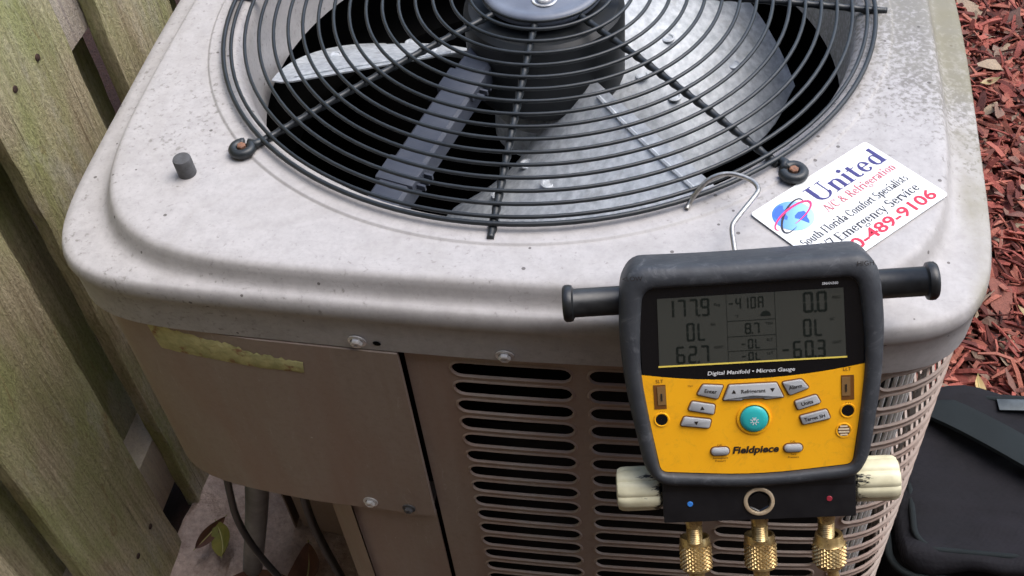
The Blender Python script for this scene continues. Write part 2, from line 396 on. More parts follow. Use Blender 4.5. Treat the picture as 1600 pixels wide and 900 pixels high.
# louvred panel: each slot is a stamped hole with a rolled rim
def slot_cell(m, u0, u1, z0, z1, s0, s1, zc, h):
    """cell u0..u1 x z0..z1 with a stadium hole s0..s1 centred on zc"""
    r = h/2; arc = 7; L = []
    for i in range(arc+1):
        a = -math.pi/2+math.pi*i/arc; L.append((s1-r+r*math.cos(a), zc+r*math.sin(a), 1, math.cos(a), math.sin(a)))
    nb = max(2, int((s1-s0)/0.012))
    for i in range(1, nb): L.append((s1-r-(s1-s0-2*r)*i/nb, zc+r, 0, 0, 1))
    for i in range(arc+1):
        a = math.pi/2+math.pi*i/arc; L.append((s0+r+r*math.cos(a), zc+r*math.sin(a), -1, math.cos(a), math.sin(a)))
    for i in range(1, nb): L.append((s0+r+(s1-s0-2*r)*i/nb, zc-r, 0, 0, -1))
    outer = []
    for (u, z, sd_, cx, cz) in L:      # push the point out to the cell border
        if sd_ == 0: q = (u, z1 if cz > 0 else z0)
        else:
            t = max(abs(cx), 1e-6); tz = max(abs(cz), 1e-6)
            e = (u1-(s1-r)) if sd_ > 0 else ((s0+r)-u0); fz = (z1-zc) if cz > 0 else (zc-z0)
            k = min(e/t, fz/tz)
            cxx = (s1-r) if sd_ > 0 else (s0+r)
            q = (cxx+cx*k, zc+cz*k)
        outer.append(q)
    for cu, cz_ in ((u1, z1), (u0, z1), (u0, z0), (u1, z0)):   # keep the cell's own corners
        cx0 = (s1-r) if cu == u1 else (s0+r)
        j = min(range(len(L)), key=lambda i: 9 if L[i][2] == 0 or (L[i][2] > 0) != (cu == u1) or L[i][4]*(cz_-zc) < -1e-9 else abs(math.atan2(abs(L[i][4]), abs(L[i][3]))-math.atan2(abs(cz_-zc), abs(cu-cx0))))
        outer[j] = (cu, cz_)
    rims = []
    for grow, off in ((0.0024, 0.0), (0.0017, 0.0009), (0.0006, 0.0011), (-0.0001, 0.0005), (-0.0003, -0.0014)):
        rims.append([bp(u+cx*grow, z+cz*grow, off) for (u, z, sd_, cx, cz) in L])
    m.loft([[bp(u, z) for u, z in outer]]+rims, True)
cols = [(-.0330+.1145*k, .0670+.1145*k) for k in range(3)]+[(.3105, .4700)]+[(.4845+.1145*k, .5845+.1145*k) for k in range(5)]
m = MB(); PITCH = 0.0256; ZT = -0.0985; ROWS = 24; SH = 0.0172
for ci, (s0, s1) in enumerate(cols):
    u0 = s0-.00725; u1 = s1+.00725
    for rw in range(ROWS):
        zc = ZT-PITCH*rw
        slot_cell(m, u0, u1, zc-PITCH/2, zc+PITCH/2, s0, s1, zc, SH)
zt = ZT+PITCH/2; zb = ZT-PITCH*(ROWS-.5)
def sheet(m, u0, u1, z0, z1):
    k = max(1, int((u1-u0)/.012)); us = [u0+(u1-u0)*i/k for i in range(k+1)]
    m.loft([[bp(u, z1) for u in us], [bp(u, z0) for u in us]], False)
ue = cols[-1][1]+.00725
sheet(m, -.0712, cols[0][0]-.00725, -.79, -.060); m.loft([[bp(-.0712, -.79), bp(-.0712, -.06)], [bp(-.0712, -.79, -.008), bp(-.0712, -.06, -.008)]], False)
sheet(m, cols[0][0]-.00725, ue, zt, -.060); sheet(m, cols[0][0]-.00725, ue, -.79, zb)
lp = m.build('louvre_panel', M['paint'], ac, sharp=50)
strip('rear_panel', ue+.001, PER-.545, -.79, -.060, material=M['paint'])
# service panel in front of the electrical corner, and what stands below it
SP0, SP1 = -.0752, -.62
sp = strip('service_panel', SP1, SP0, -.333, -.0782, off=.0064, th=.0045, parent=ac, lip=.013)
strip('panel_gap_shadow', SP1, SP0-.002, -.084, -.0705, off=.0016, th=.001, material=M['black'], lip=.013)  # black strip stands in for the shadow line under the lid's skirt
strip('seam_backing', -.0760, -.0690, -.79, -.062, off=-.012, th=.002, material=M['black'])
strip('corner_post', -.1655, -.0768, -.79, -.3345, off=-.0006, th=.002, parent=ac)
m = MB()
rc = [(-.1640,-.3925),(-.2060,-.3560),(-.2160,-.2000),(-.3760,-.1750)]
m.loft([[Vector((x, y, -.79+H)) for x, y in rc], [Vector((x, y, -.3335+H)) for x, y in rc]], False)
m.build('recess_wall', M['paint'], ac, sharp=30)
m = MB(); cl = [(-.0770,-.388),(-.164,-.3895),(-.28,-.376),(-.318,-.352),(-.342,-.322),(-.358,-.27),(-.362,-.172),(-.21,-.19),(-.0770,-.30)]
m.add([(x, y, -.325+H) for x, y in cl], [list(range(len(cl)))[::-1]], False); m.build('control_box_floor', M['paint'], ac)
m = MB(); tr = [(-.208,-.15),(-.208,-.352),(-.165,-.386),(-.07,-.386)]
# dark coil behind the slots
inner = Arc(0.365, 7)
def ip(u, z):
    p, n = inner.at(u); return Vector((p.x, p.y, z+H))
m = MB(); us = [-.18+ (inner.T-.30-.03)*i/220 for i in range(221)]
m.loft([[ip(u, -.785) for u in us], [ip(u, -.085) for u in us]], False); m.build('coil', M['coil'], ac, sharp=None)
m = MB(); ppt = [(.36*math.cos(t), .36*math.sin(t)) for t in [2*math.pi*k/48 for k in range(48)]]
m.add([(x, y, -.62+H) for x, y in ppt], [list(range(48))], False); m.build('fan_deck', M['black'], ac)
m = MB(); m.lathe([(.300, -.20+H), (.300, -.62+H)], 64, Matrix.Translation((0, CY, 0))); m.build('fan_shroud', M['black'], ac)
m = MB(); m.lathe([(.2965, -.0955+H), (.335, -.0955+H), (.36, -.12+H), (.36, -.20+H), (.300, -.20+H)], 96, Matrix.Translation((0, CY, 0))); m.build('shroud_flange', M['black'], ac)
strip('base_pan', -.17, PER-.58, -.80, -.7895, off=.004, th=.02, parent=ac)
# pale vertical guard bars inside the right-hand corner slots
gb = Arc(0.372, 7.5)
bar = None
for i in range(26):
    p, n = gb.at(.318+.0088*i)
    if bar is None:
        mm_ = MB(); mm_.tube([(0,0,-.72), (0,0,-.085)], .0019, 6); bar = mm_.build('guard_bar', M['fin'], ac); bar.location = (p.x, p.y, H)
    else: copy_part(bar, ac, (p.x, p.y, H))
# screws along the lid's skirt and the service panel
def screw_mesh(m, c, nrm, r=.0052):
    mt = Matrix.Translation(c) @ Vector(nrm).to_track_quat('Z', 'Y').to_matrix().to_4x4()
    m.lathe([(r*1.5, 0), (r*1.5, .0012), (r*1.05, .0016)], 20, mt)
    m.lathe([(r, .0014), (r, .0040), (r*.8, .0050), (r*.35, .0050), (r*.3, .0036), (0.0001, .0036)], 6, mt)
lidA = Arc(.3977)
def lp_(u, z, off=0):
    p, n = lidA.at(u); return Vector((p.x+n.x*off, p.y+n.y*off, z+H)), Vector((n.x, n.y, -.15)).normalized()
for (u, z) in ((-.107, -.0665), (.0154, -.0695)):
    c_, n_ = lp_(u, z); q = MB(); screw_mesh(q, c_, n_); q.build('screw', M['steel'], ac)
for (u, z, mt_) in ((-.1394, -.3200, 'steel'), (-.1008, -.3235, 'rust')):
    p = bp(u, z, .0064); n_ = body.at(u)[1]; q = MB(); screw_mesh(q, p, (n_.x, n_.y, 0), .0050 if mt_ == 'steel' else .0044); q.build('screw', M['steel'] if mt_ == 'steel' else M['stub'], ac)
for (u, z) in ((-.0905, -.0675), (.405, -.064)):
    c_, n_ = lp_(u, z, .0004); q = MB(); q.lathe([(.0035, 0), (.0028, .0004), (.0001, .0002)], 14, Matrix.Translation(c_) @ n_.to_track_quat('Z', 'Y').to_matrix().to_4x4()); q.build('screw_hole', M['black'], ac)
# torn strip of an old sticker, grown over with moss
m = MB(); N = 46; top = []; bot = []
rnd = random.Random(4)
for i in range(N+1):
    t = i/N; u = -.303+.142*t
    zt_ = -.0800-.0070*t-(.013*max(0, (t-.25))*(1 if t < .62 else .0) + (.0085 if .62 <= t else 0)) - rnd.uniform(0, .0040); zb_ = -.1150-.0020*t+rnd.uniform(-.0006, .0006)
    if t > .62: zt_ -= (t-.62)*.012
    oo = .0066-.013*max(0, min(1, (-u-.20)/.20)); top.append(bp(u, zt_, oo)); bot.append(bp(u+.006*(1-t)-.002, zb_, oo))
mid = [(a+b)/2 for a, b in zip(top, bot)]
def outw(L, d): return [p+Vector((0, -d*rnd.uniform(.6, 1.3), 0)) for p in L]
m.loft([top, outw([a.lerp(b, .10) for a, b in zip(top, bot)], .0005), outw(mid, .0007), outw([a.lerp(b, .92) for a, b in zip(top, bot)], .0005), bot], False)
m.build('sticker_residue', M['residue'], ac, sharp=None)

# fan grille: rings and spokes
grille = empty('fan_grille', (0, CY, H), ac)
def gz(r): return .0065+.0155*(1-(r/.313)**2)
radii = [.3135,.3060,.2925,.2785,.2640,.2495,.2350,.2195,.2045,.1890,.1725,.1565,.1405,.1240,.1070,.0895,.0715,.0590]
for r in radii:
    m = MB(); n = 120 if r > .15 else 80
    m.tube([(r*math.cos(2*math.pi*k/n), r*math.sin(2*math.pi*k/n), gz(r)) for k in range(n)], (.0018 if r < .31 else .0022), 7, True)
    m.build('ring_wire', M['grille'], grille, sharp=None)
spoke = None
for k in range(8):
    a = R(45*k); hook = k % 2 == 1
    m = MB(); pts = []; rr = []
    r0, r1 = .045, (.316 if hook else .325)
    n = 100
    for i in range(n+1):
        r = r0+(r1-r0)*i/n
        near = min(abs(r-q) for q in radii)
        pts.append((r*math.cos(a), r*math.sin(a), gz(min(r, .3135))-.0050+(0.0 if not hook or r < .30 else -.0)))
        rr.append(.0030+.0009*math.exp(-(near/.0035)**2))
    m.tube(pts, rr, 10)
    o = m.build('spoke', M['grille'], grille, sharp=None)
    if hook:   # flat eyelet bent round the screw
        e = MB(); c0 = .3320; pts = []; rr = []
        for i in range(25):
            t = R(200)-R(330)*i/24
            pts.append((c0+.0080*math.cos(t), .0080*math.sin(t), .0042)); rr.append(.0044)
        pts = [(.312, .0026, .0045), (.320, .0030, .0042)]+pts; rr = [.0034, .0042]+rr
        e.tube(pts, rr, 10)
        ey = e.build('eyelet', M['grille'], grille, sharp=None); ey.rotation_euler = (0, 0, a)
        s_ = MB(); s_.lathe([(.0054, .0015), (.0054, .0058), (.0048, .0066)], 18, Matrix.Translation((c0, 0, 0))); s_.lathe([(.0040, .0060), (.0040, .0084), (.0030, .0092), (.0001, .0092)], 6, Matrix.Translation((c0, 0, 0)))
        so = s_.build('eyelet_screw', M['rust'], grille); so.rotation_euler = (0, 0, a)
m = MB(); m.lathe([(.0570, .0135), (.0600, .0175), (.0600, .0225), (.0580, .0248), (.0540, .0256), (.0500, .0245), (.0440, .0242), (.0400, .0252), (.0200, .0258), (.0001, .0258)], 64); cap = m.build('centre_cap', M['cap'], grille, sharp=50)
for k in range(4):
    a = R(-78+90*k); c_ = Vector((.030*math.cos(a), .030*math.sin(a), .0256))
    m = MB(); m.lathe([(.0125, .0004), (.0118, .0012), (.0095, .0002)], 22, Matrix.Translation(c_)); m.lathe([(.0068, 0), (.0068, .003)], 20, Matrix.Translation(c_), False, True)
    m.lathe([(.0046, .003), (.0046, .0062), (.0036, .0070), (.0001, .0070)], 6, Matrix.Translation(c_)); m.build('cap_bolt', M['steel'], grille)

# fan: motor, hub, three blades, wiring conduit
fan = empty('fan', (0, CY, H), ac)
m = MB(); m.lathe([(.0001, .004), (.074, .004), (.079, .000), (.080, -.006), (.080, -.076), (.078, -.082), (.060, -.094), (.030, -.100), (.0001, -.101)], 56); m.build('motor', M['motor'], fan, sharp=35)
m = MB(); m.lathe([(.018, -.096), (.020, -.110), (.058, -.116), (.060, -.150), (.020, -.156), (.018, -.175), (.0001, -.176)], 40); m.build('hub', M['galv'], fan, sharp=35)
def bz(r, t):
    f = (r-.060)/.226; return (-.116-.006*f)+(.074-.012*f)*t+.008*(1-t*t)
def ba(r, t):
    lo = -50+34*max(0, min(1, (r-.13)/.14))**1.3; hi = 37.0
    return R(lo+(hi-lo)*(t+1)/2)
def blade_mesh():
    m = MB(); nr, na = 18, 18; top = []
    for i in range(nr+1):
        f = i/nr; r = .060+.226*f; row = []
        for j in range(na+1):
            t = 2*j/na-1; e = 1-.12*max(0, (f-.86)/.14)**2.5; t *= e
            a = ba(r, t); row.append(Vector((r*math.cos(a), r*math.sin(a), bz(r, t))))
        top.append(row)
    m.loft(top, False)
    m.loft([[p+Vector((0, 0, -.0018)) for p in row][::-1] for row in top], False)
    edge = [r[0] for r in top]+top[-1][1:]+[r[-1] for r in top[:-1]][::-1]+top[0][1:-1][::-1]
    m.loft([edge, [p+Vector((0, 0, -.0018)) for p in edge]], True)
    m.tube([top[i][-2]+Vector((0, 0, .0012)) for i in range(3, nr-1)], .0022, 6)      # pressed stiffening bead
    return m
b0 = blade_mesh().build('blade', M['galv'], fan, sharp=40); b0.rotation_euler = (0, 0, R(-84))
rivets = []
for (r, t) in ((.105, -.1), (.150, .15), (.215, -.35), (.135, -.35), (.240, .35)):
    a = ba(r, t); x, y = r*math.cos(a), r*math.sin(a); z = bz(r, t)
    rv = MB(); rv.lathe([(.0075, z), (.0075, z+.0014), (.0055, z+.0022), (.0045, z+.0010), (.0001, z+.0010)], 16, Matrix.Translation((x, y, 0)))
    rivets.append(rv.build('rivet', M['galv'], b0))
for a in (36, 156):
    b = copy_part(b0, fan, rot=(0, 0, R(a)))
    for q in rivets: copy_part(q, b)
# conduit arm: a shallow channel from the motor to the rim, with cable clips
A0 = Vector((-.040, .004, -.022)); A1 = Vector((-.1195, -.262, -.046))
d = (A1-A0).normalized(); sd_ = Vector((-d.y, d.x, 0)).normalized(); upv = d.cross(sd_)
if upv.z < 0: upv = -upv
m = MB(); W_ = .0165
secs = []
for t in (0, 1):
    p = A0.lerp(A1, t); secs.append([p+sd_*x+upv*y for x, y in ((-W_, -.018), (-W_, .001), (-W_+.003, .004), (W_-.003, .004), (W_, .001), (W_, -.018))])
secs.append([p-upv*.022+d*.018 for p in secs[1]])
m.loft(secs, True, True, True); arm = m.build('wiring_conduit', M['arm'], fan, sharp=30)
for t in (.36, .80):
    p = A0.lerp(A1, t); m = MB(); mt = Matrix((sd_, d, upv)).transposed()
    m.box(p+upv*.001, (W_*2+.006, .030, .0095), mt, .002)
    for k in (-1, 0, 1): m.box(p+sd_*(-W_-.008 if False else (W_+.006))+d*.007*k+upv*-.002, (.010, .0022, .006), mt)
    m.build('cable_clip', M['arm'], arm)

# ------------------------------------------------------------------ things on and round the unit
m = MB(); mt = Matrix.Translation((-.2762, -.277, H-.0012)) @ Matrix.Rotation(R(3), 4, 'X')
m.lathe([(.0076, 0), (.0080, .001), (.0080, .0175), (.0074, .0187), (.0040, .0190), (.0001, .0190)], 24, mt)
for z in (.006, .012): m.lathe([(.00805, z-.0006), (.0077, z), (.00805, z+.0006)], 24, mt)
tag(m.build('metal_stub', M['stub']), 'small dark grey cylinder standing alone on the left of the lid', 'stub')

# --- serif stroke font for the sticker
TK, TN = .165, .058
def glyph(ch):
    """-> (advance, list of polygons) ; cap height 1, x-height .66"""
    P = []; xh = .66
    def seg(x0, y0, x1, y1, w):
        d = Vector((x1-x0, y1-y0)).normalized(); n = Vector((-d.y, d.x))*w/2
        P.append([(x0+n.x, y0+n.y), (x1+n.x, y1+n.y), (x1-n.x, y1-n.y), (x0-n.x, y0-n.y)])
    def hor(x0, x1, y, w=TN): P.append([(x0, y-w/2), (x1, y-w/2), (x1, y+w/2), (x0, y+w/2)])
    def ser(x, y, w): P.append([(x-w/2, y-.02), (x+w/2, y-.02), (x+w/2, y+.025), (x-w/2, y+.025)])
    def stem(x, y0, y1, w=TK, s0=.34, s1=0, flag=0):
        seg(x, y0, x, y1, w)
        if s0: ser(x, y0+.02, s0)
        if s1: ser(x, y1-.025, s1)
        if flag: P.append([(x-flag, y1-.05), (x, y1), (x, y1-.12)])
    def arc(cx, cy, rx, ry, a0, a1, thick=TK, thin=TN, n=16):
        pin = []; pout = []
        for i in range(n+1):
            a = R(a0+(a1-a0)*i/n); w = thin+(thick-thin)*abs(math.cos(a))**1.5
            c, s = math.cos(a), math.sin(a); pout.append((cx+(rx)*c, cy+(ry)*s)); pin.append((cx+(rx-w)*c, cy+(ry-w)*s))
        for i in range(n): P.append([pout[i], pout[i+1], pin[i+1], pin[i]])
    def dot(x, y, r): P.append([(x+r*math.cos(2*math.pi*i/10), y+r*math.sin(2*math.pi*i/10)) for i in range(10)])
    A = .6
    if ch == ' ': A = .34
    elif ch == 'U': stem(.2, .3, 1, TK*1.15, 0, .42); stem(.78, .3, 1, TN, 0, .3); arc(.5, .32, .385, .34, 180, 360, TK*.9); A = 1.0
    elif ch in 'nhm':
        stem(.16, 0, xh if ch != 'h' else 1.05, flag=.14); arc(.36, .44, .26, .235, 0, 150); stem(.54, 0, .46)
        A = .74
        if ch == 'm': arc(.76, .44, .26, .235, 0, 150); stem(.94, 0, .46); A = 1.12
    elif ch == 'u': stem(.16, .2, xh, s0=0, flag=.14); arc(.36, .22, .26, .235, 180, 330); stem(.54, 0, xh, s0=.2, flag=.14); A = .74
    elif ch == 'i': stem(.17, 0, xh, flag=.14); dot(.17, .88, .105); A = .38
    elif ch == 'l': stem(.17, 0, 1.05, flag=.14); A = .38
    elif ch == 't': stem(.18, .14, .82, s0=0); hor(.02, .40, xh-.03); arc(.32, .15, .22, .165, 180, 310); A = .46
    elif ch == 'f': stem(.18, 0, .82); hor(.03, .40, xh-.03); arc(.33, .83, .23, .22, 180, 60); A = .42
    elif ch == 'e': arc(.31, .33, .27, .345, 0, 325); hor(.1, .57, .36); A = .64
    elif ch == 'c': arc(.31, .33, .27, .345, 40, 320); A = .58
    elif ch == 'o': arc(.33, .33, .29, .345, 0, 360); A = .68
    elif ch == 'd': arc(.31, .33, .27, .345, 0, 360); stem(.54, 0, 1.05, s0=.22, flag=.14); A = .74
    elif ch == 'p': stem(.17, -.3, xh, flag=.14); arc(.40, .33, .27, .345, 0, 360); A = .72
    elif ch == 'a': stem(.46, 0, .45, s0=.2); arc(.30, .45, .245, .22, 0, 150); arc(.26, .19, .21, .20, 0, 360); A = .62
    elif ch == 'r': stem(.16, 0, xh, flag=.14); arc(.38, .45, .22, .22, 60, 160); dot(.46, .57, .08); A = .52
    elif ch == 'g': arc(.30, .42, .23, .25, 0, 360); arc(.30, -.12, .27, .17, 0, 360, TN*1.4); dot(.55, .62, .06); A = .6
    elif ch == 's': arc(.25, .49, .18, .18, 40, 270, .12); arc(.25, .18, .20, .20, -140, 90, .14); A = .48
    elif ch == 'S': arc(.34, .73, .27, .28, 30, 270, .15); arc(.34, .28, .29, .30, -150, 90, .17); A = .7
    elif ch == 'v': seg(.06, xh, .30, 0, TK*.85); seg(.30, 0, .52, xh, TN); ser(.08, xh-.02, .26); ser(.52, xh-.02, .2); A = .58
    elif ch == 'y': seg(.06, xh, .31, 0, TK*.85); seg(.18, -.3, .54, xh, TN); ser(.08, xh-.02, .26); ser(.54, xh-.02, .2); dot(.14, -.24, .07); A = .6
    elif ch == 'A': seg(.08, 0, .38, 1, TN); seg(.38, 1, .70, 0, TK); hor(.18, .58, .32); ser(.08, .02, .24); ser(.70, .02, .34); A = .8
    elif ch == '/': seg(.02, -.05, .30, 1.05, TN*1.3); A = .34
    elif ch == 'C': arc(.44, .5, .39, .52, 42, 318); seg(.74, .70, .74, .95, TN); A = .82
    elif ch == 'R': stem(.2, 0, 1, s1=.3); arc(.38, .74, .27, .265, -90, 90); hor(.2, .4, .975); hor(.2, .42, .5); seg(.40, .5, .72, 0, TK); ser(.72, .02, .24); A = .82
    elif ch == 'F': stem(.2, 0, 1, s1=.3); hor(.2, .66, .975); hor(.2, .54, .52); seg(.64, .78, .64, 1, TN); A = .7
    elif ch == 'E': stem(.2, 0, 1, s1=.3); hor(.2, .68, .975); hor(.2, .56, .52); hor(.2, .70, .03); seg(.66, .78, .66, 1, TN); seg(.69, 0, .69, .24, TN); A = .78
    elif ch == '&': arc(.36, .76, .20, .24, 0, 360, .12); arc(.34, .26, .30, .28, 60, 360, .15); seg(.24, .66, .74, 0, TK*.9); hor(.56, .84, .46); A = .9
    elif ch == '2': arc(.3, .72, .25, .28, -20, 160, .15); seg(.5, .62, .1, .04, TN*1.4); hor(.06, .56, .05, .1); A = .64
    elif ch == '4': stem(.42, 0, 1); seg(.05, .3, .42, 1, TN); hor(.03, .60, .28); A = .64
    elif ch == '7': hor(.06, .58, .94, .12); seg(.54, .92, .24, 0, TK*.8); A = .6
    return A, P
def serif(mb, txt, x0, y0, h, z, width):
    adv = sum(glyph(c)[0] for c in txt); k = width/(adv*h); x = x0
    zz = z
    for c in txt:
        a, polys = glyph(c)
        for i, p in enumerate(polys):
            mb.add([(x+q[0]*h*k, y0+q[1]*h, zz+i*2e-6) for q in p], [list(range(len(p)))], False)
        x += a*h*k
SL, SW = .1316, .0850          # sticker local frame: x along its long side, y up, origin at the bottom left
st = empty('service_sticker', (.200+(.061), -.2956-(.0594), H+.0002)); st.rotation_euler = (0, 0, R(45.0))
tag(st, 'white rectangular company sticker with a blue globe on the right of the lid', 'sticker')
M['white'] = simple('sticker_vinyl', (0.80, 0.81, 0.80), (0.76, 0.77, 0.76), 60, (0.28, 0.4), bump=0)
M['ink_navy'] = mat('ink_navy', (0.035, 0.03, 0.16), 0.4); M['ink_black'] = mat('ink_black', (0.02, 0.02, 0.03), 0.4); M['ink_red'] = mat('ink_red', (0.55, 0.012, 0.05), 0.4); M['ink_rose'] = mat('ink_rose', (0.50, 0.10, 0.13), 0.4)
gm_ = mat('ink_globe', (0.05, 0.2, 0.8), 0.4); g = NG(gm_)
tc = g.n('ShaderNodeTexCoord'); mp = g.n('ShaderNodeMapping'); mp.inputs['Location'].default_value = (-.0234, -(SW-.0235), 0); g.l(tc.outputs['Object'], mp.inputs[0])
ln = g.n('ShaderNodeVectorMath'); ln.operation = 'LENGTH'; g.l(mp.outputs[0], ln.inputs[0])
sp3 = g.n('ShaderNodeSeparateXYZ'); g.l(mp.outputs[0], sp3.inputs[0])
sh = g.math('ADD', g.math('MULTIPLY', sp3.outputs[0], -22), g.math('MULTIPLY', sp3.outputs[1], 22))
g.color(g.ramp(g.math('ADD', sh, 0.5), [(0.0, (0.42, 0.66, 0.95)), (0.45, (0.22, 0.48, 0.92)), (1.0, (0.03, 0.16, 0.72))]))
m = MB(); m.prism(round_poly([(0, 0), (SL, 0), (SL, SW), (0, SW)], .004), .0004, .0010); m.build('vinyl', M['white'], st)
zi = .00125
m = MB(); serif(m, 'United', .0490, SW-.0270, .0182, zi, .0800); m.build('lettering', M['ink_navy'], st)
m = MB(); serif(m, 'A/C & Refrigeration', .0470, SW-.0385, .0080, zi, .0785); m.build('lettering', M['ink_rose'], st)
m = MB(); serif(m, 'South Florida Comfort Specialists', .0060, SW-.0535, .0078, zi, .1165); m.build('lettering', M['ink_black'], st)
m = MB(); serif(m, '24/7 Emergency Service', .0080, SW-.0665, .0088, zi, .1130); m.build('lettering', M['ink_black'], st)
m = MB(); text_mesh(m, '800-489-9106', .0150, .0140, SW-.0805, zi, 'LEFT', bold=.02, width=.1100); m.build('lettering', M['ink_red'], st)
gl = empty('globe_emblem', (0, 0, 0), st)
gc = (.0234, SW-.0235); GR = .0163
m = MB(); m.add([(gc[0]+GR*math.cos(2*math.pi*i/48), gc[1]+GR*math.sin(2*math.pi*i/48), zi) for i in range(48)], [list(range(48))], False); m.build('ocean', gm_, gl)
def land(pts, mt_):
    m = MB(); m.add([(gc[0]+x*GR, gc[1]+y*GR, zi+.0001) for x, y in pts], [list(range(len(pts)))], False); m.build('continent', mt_, gl)
il = mat('ink_land', (0.04, 0.13, 0.62), 0.4)
land([(-.70,.62),(-.35,.86),(0,.93),(.12,.80),(-.05,.62),(.02,.45),(-.20,.30),(-.26,.10),(-.42,-.02),(-.55,.20),(-.78,.34)], il)
land([(.05,-.05),(.35,.02),(.62,-.10),(.60,-.34),(.42,-.50),(.34,-.72),(.20,-.86),(.12,-.60),(.04,-.34),(-.06,-.18)], il)
def swoosh(a0, a1, rx, ry, rot, w, mt_, lift):
    m = MB(); L0 = []; L1 = []
    for i in range(41):
        t = R(a0+(a1-a0)*i/40); ww = w*math.sin(math.pi*i/40)**.6
        for L, k in ((L0, 1), (L1, -1)):
            x = (rx+k*ww/2)*math.cos(t); y = (ry+k*ww/2)*math.sin(t); c, s = math.cos(rot), math.sin(rot)
            L.append((gc[0]+GR*(c*x-s*y), gc[1]+GR*(s*x+c*y), zi+lift))
    m.loft([L0, L1], False, smooth=False); m.build('swoosh', mt_, gl)
ir = mat('ink_pink', (0.72, 0.03, 0.16), 0.4)
swoosh(-110, 200, 1.30, .42, R(8), .13, ir, .0003)
swoosh(60, 330, .42, 1.25, R(-62), .12, M['ink_black'], .0002)

# ------------------------------------------------------------------ digital manifold gauge leaning on the lid's front edge
ga = empty('digital_manifold_gauge')
tag(ga, 'orange and black digital manifold gauge leaning on the front edge of the unit', 'gauge')
GM = Matrix(((0.99168, -0.109408, 0.067832), (0.11572, 0.526828, -0.842058), (0.056392, 0.842901, 0.535105)))
ga.matrix_world = Matrix.Translation((0.19803, -0.41, 0.03591+H)) @ GM.to_4x4()
M['boot'] = simple('rubber_boot', (0.028, 0.031, 0.037), (0.040, 0.044, 0.050), 60, (0.45, 0.65), bump=0.22, bscale=170, bdist=0.0015)
g = NG(M['boot']); v = g.coord(); b0_ = g.b.inputs['Base Color'].links[0].from_socket
g.color(g.mix(g.math('MULTIPLY', g.ramp(g.noise(v, 60, 7, 0.8, 1.2), steps(0.54, 0.72)), 0.55), b0_, (0.15, 0.155, 0.165)))
M['orange'] = simple('orange_plastic', (0.98, 0.47, 0.010), (0.95, 0.44, 0.009), 30, (0.38, 0.5), bump=0.08, bscale=900)
g = NG(M['orange']); v = g.coord(); b0_ = g.b.inputs['Base Color'].links[0].from_socket
g.color(g.mix(g.math('MULTIPLY', g.ramp(g.noise(v, 48, 8, 0.82, 1.5), steps(0.53, 0.74)), 0.38), b0_, (0.36, 0.17, 0.03)))
M['gloss'] = mat('black_gloss', (0.006, 0.006, 0.007), 0.12, 0, 0.5)
M['lcd'] = mat('lcd_glass', (0.048, 0.050, 0.043), 0.16, 0, 0.5)
g = NG(M['lcd']); v = g.coord(); g.rough(g.lin(g.noise(v, 60, 5, 0.7), 0.08, 0.3))
M['seg'] = mat('lcd_segment', (0.008, 0.012, 0.010), 0.3); M['yellow'] = mat('yellow_trim', (0.85, 0.66, 0.12), 0.4)
M['key'] = simple('grey_key', (0.40, 0.41, 0.42), (0.35, 0.36, 0.37), 90, (0.4, 0.55), bump=0)
M['key_shadow'] = mat('key_shadow_rim', (0.20, 0.075, 0.008), 0.6); M['teal'] = mat('teal_key', (0.03, 0.42, 0.42), 0.35)
M['print_white'] = mat('print_white', (0.7, 0.7, 0.7), 0.5); M['print_black'] = mat('print_black', (0.02, 0.015, 0.012), 0.5); M['print_brown'] = mat('print_brown', (0.16, 0.06, 0.01), 0.5)
M['handle'] = simple('handle_rubber', (0.007, 0.008, 0.009), (0.018, 0.019, 0.020), 120, (0.3, 0.5), bump=0.1)
M['anod'] = simple('black_anodised', (0.008, 0.008, 0.010), (0.014, 0.014, 0.016), 80, (0.28, 0.42), bump=0.05)
M['brass'] = simple('brass', (0.62, 0.45, 0.20), (0.36, 0.24, 0.10), 140, (0.2, 0.38), 0.62, bump=0.1)
M['cream'] = simple('cream_knob', (0.70, 0.66, 0.46), (0.58, 0.54, 0.36), 60, (0.35, 0.5), bump=0.05)
g = NG(M['cream']); v = g.coord((1, 1, 1)); b0_ = g.b.inputs['Base Color'].links[0].from_socket
spx = g.n('ShaderNodeSeparateXYZ'); tcx = g.n('ShaderNodeTexCoord'); g.l(tcx.outputs['Object'], spx.inputs[0])
ab = g.math('ABSOLUTE', spx.outputs[0]); nearblk = g.lin(ab, 1.0, 0.0); nearblk.node.inputs[1].default_value = .070; nearblk.node.inputs[2].default_value = .104
kk = g.math('ADD', g.math('MULTIPLY', nearblk, 0.30), g.math('MULTIPLY', g.noise(g.coord((60, 240, 240)), 1.0, 5, 0.7), 0.8))
g.color(g.mix(g.ramp(kk, steps(0.67, 0.71)), b0_, (0.015, 0.015, 0.015)))
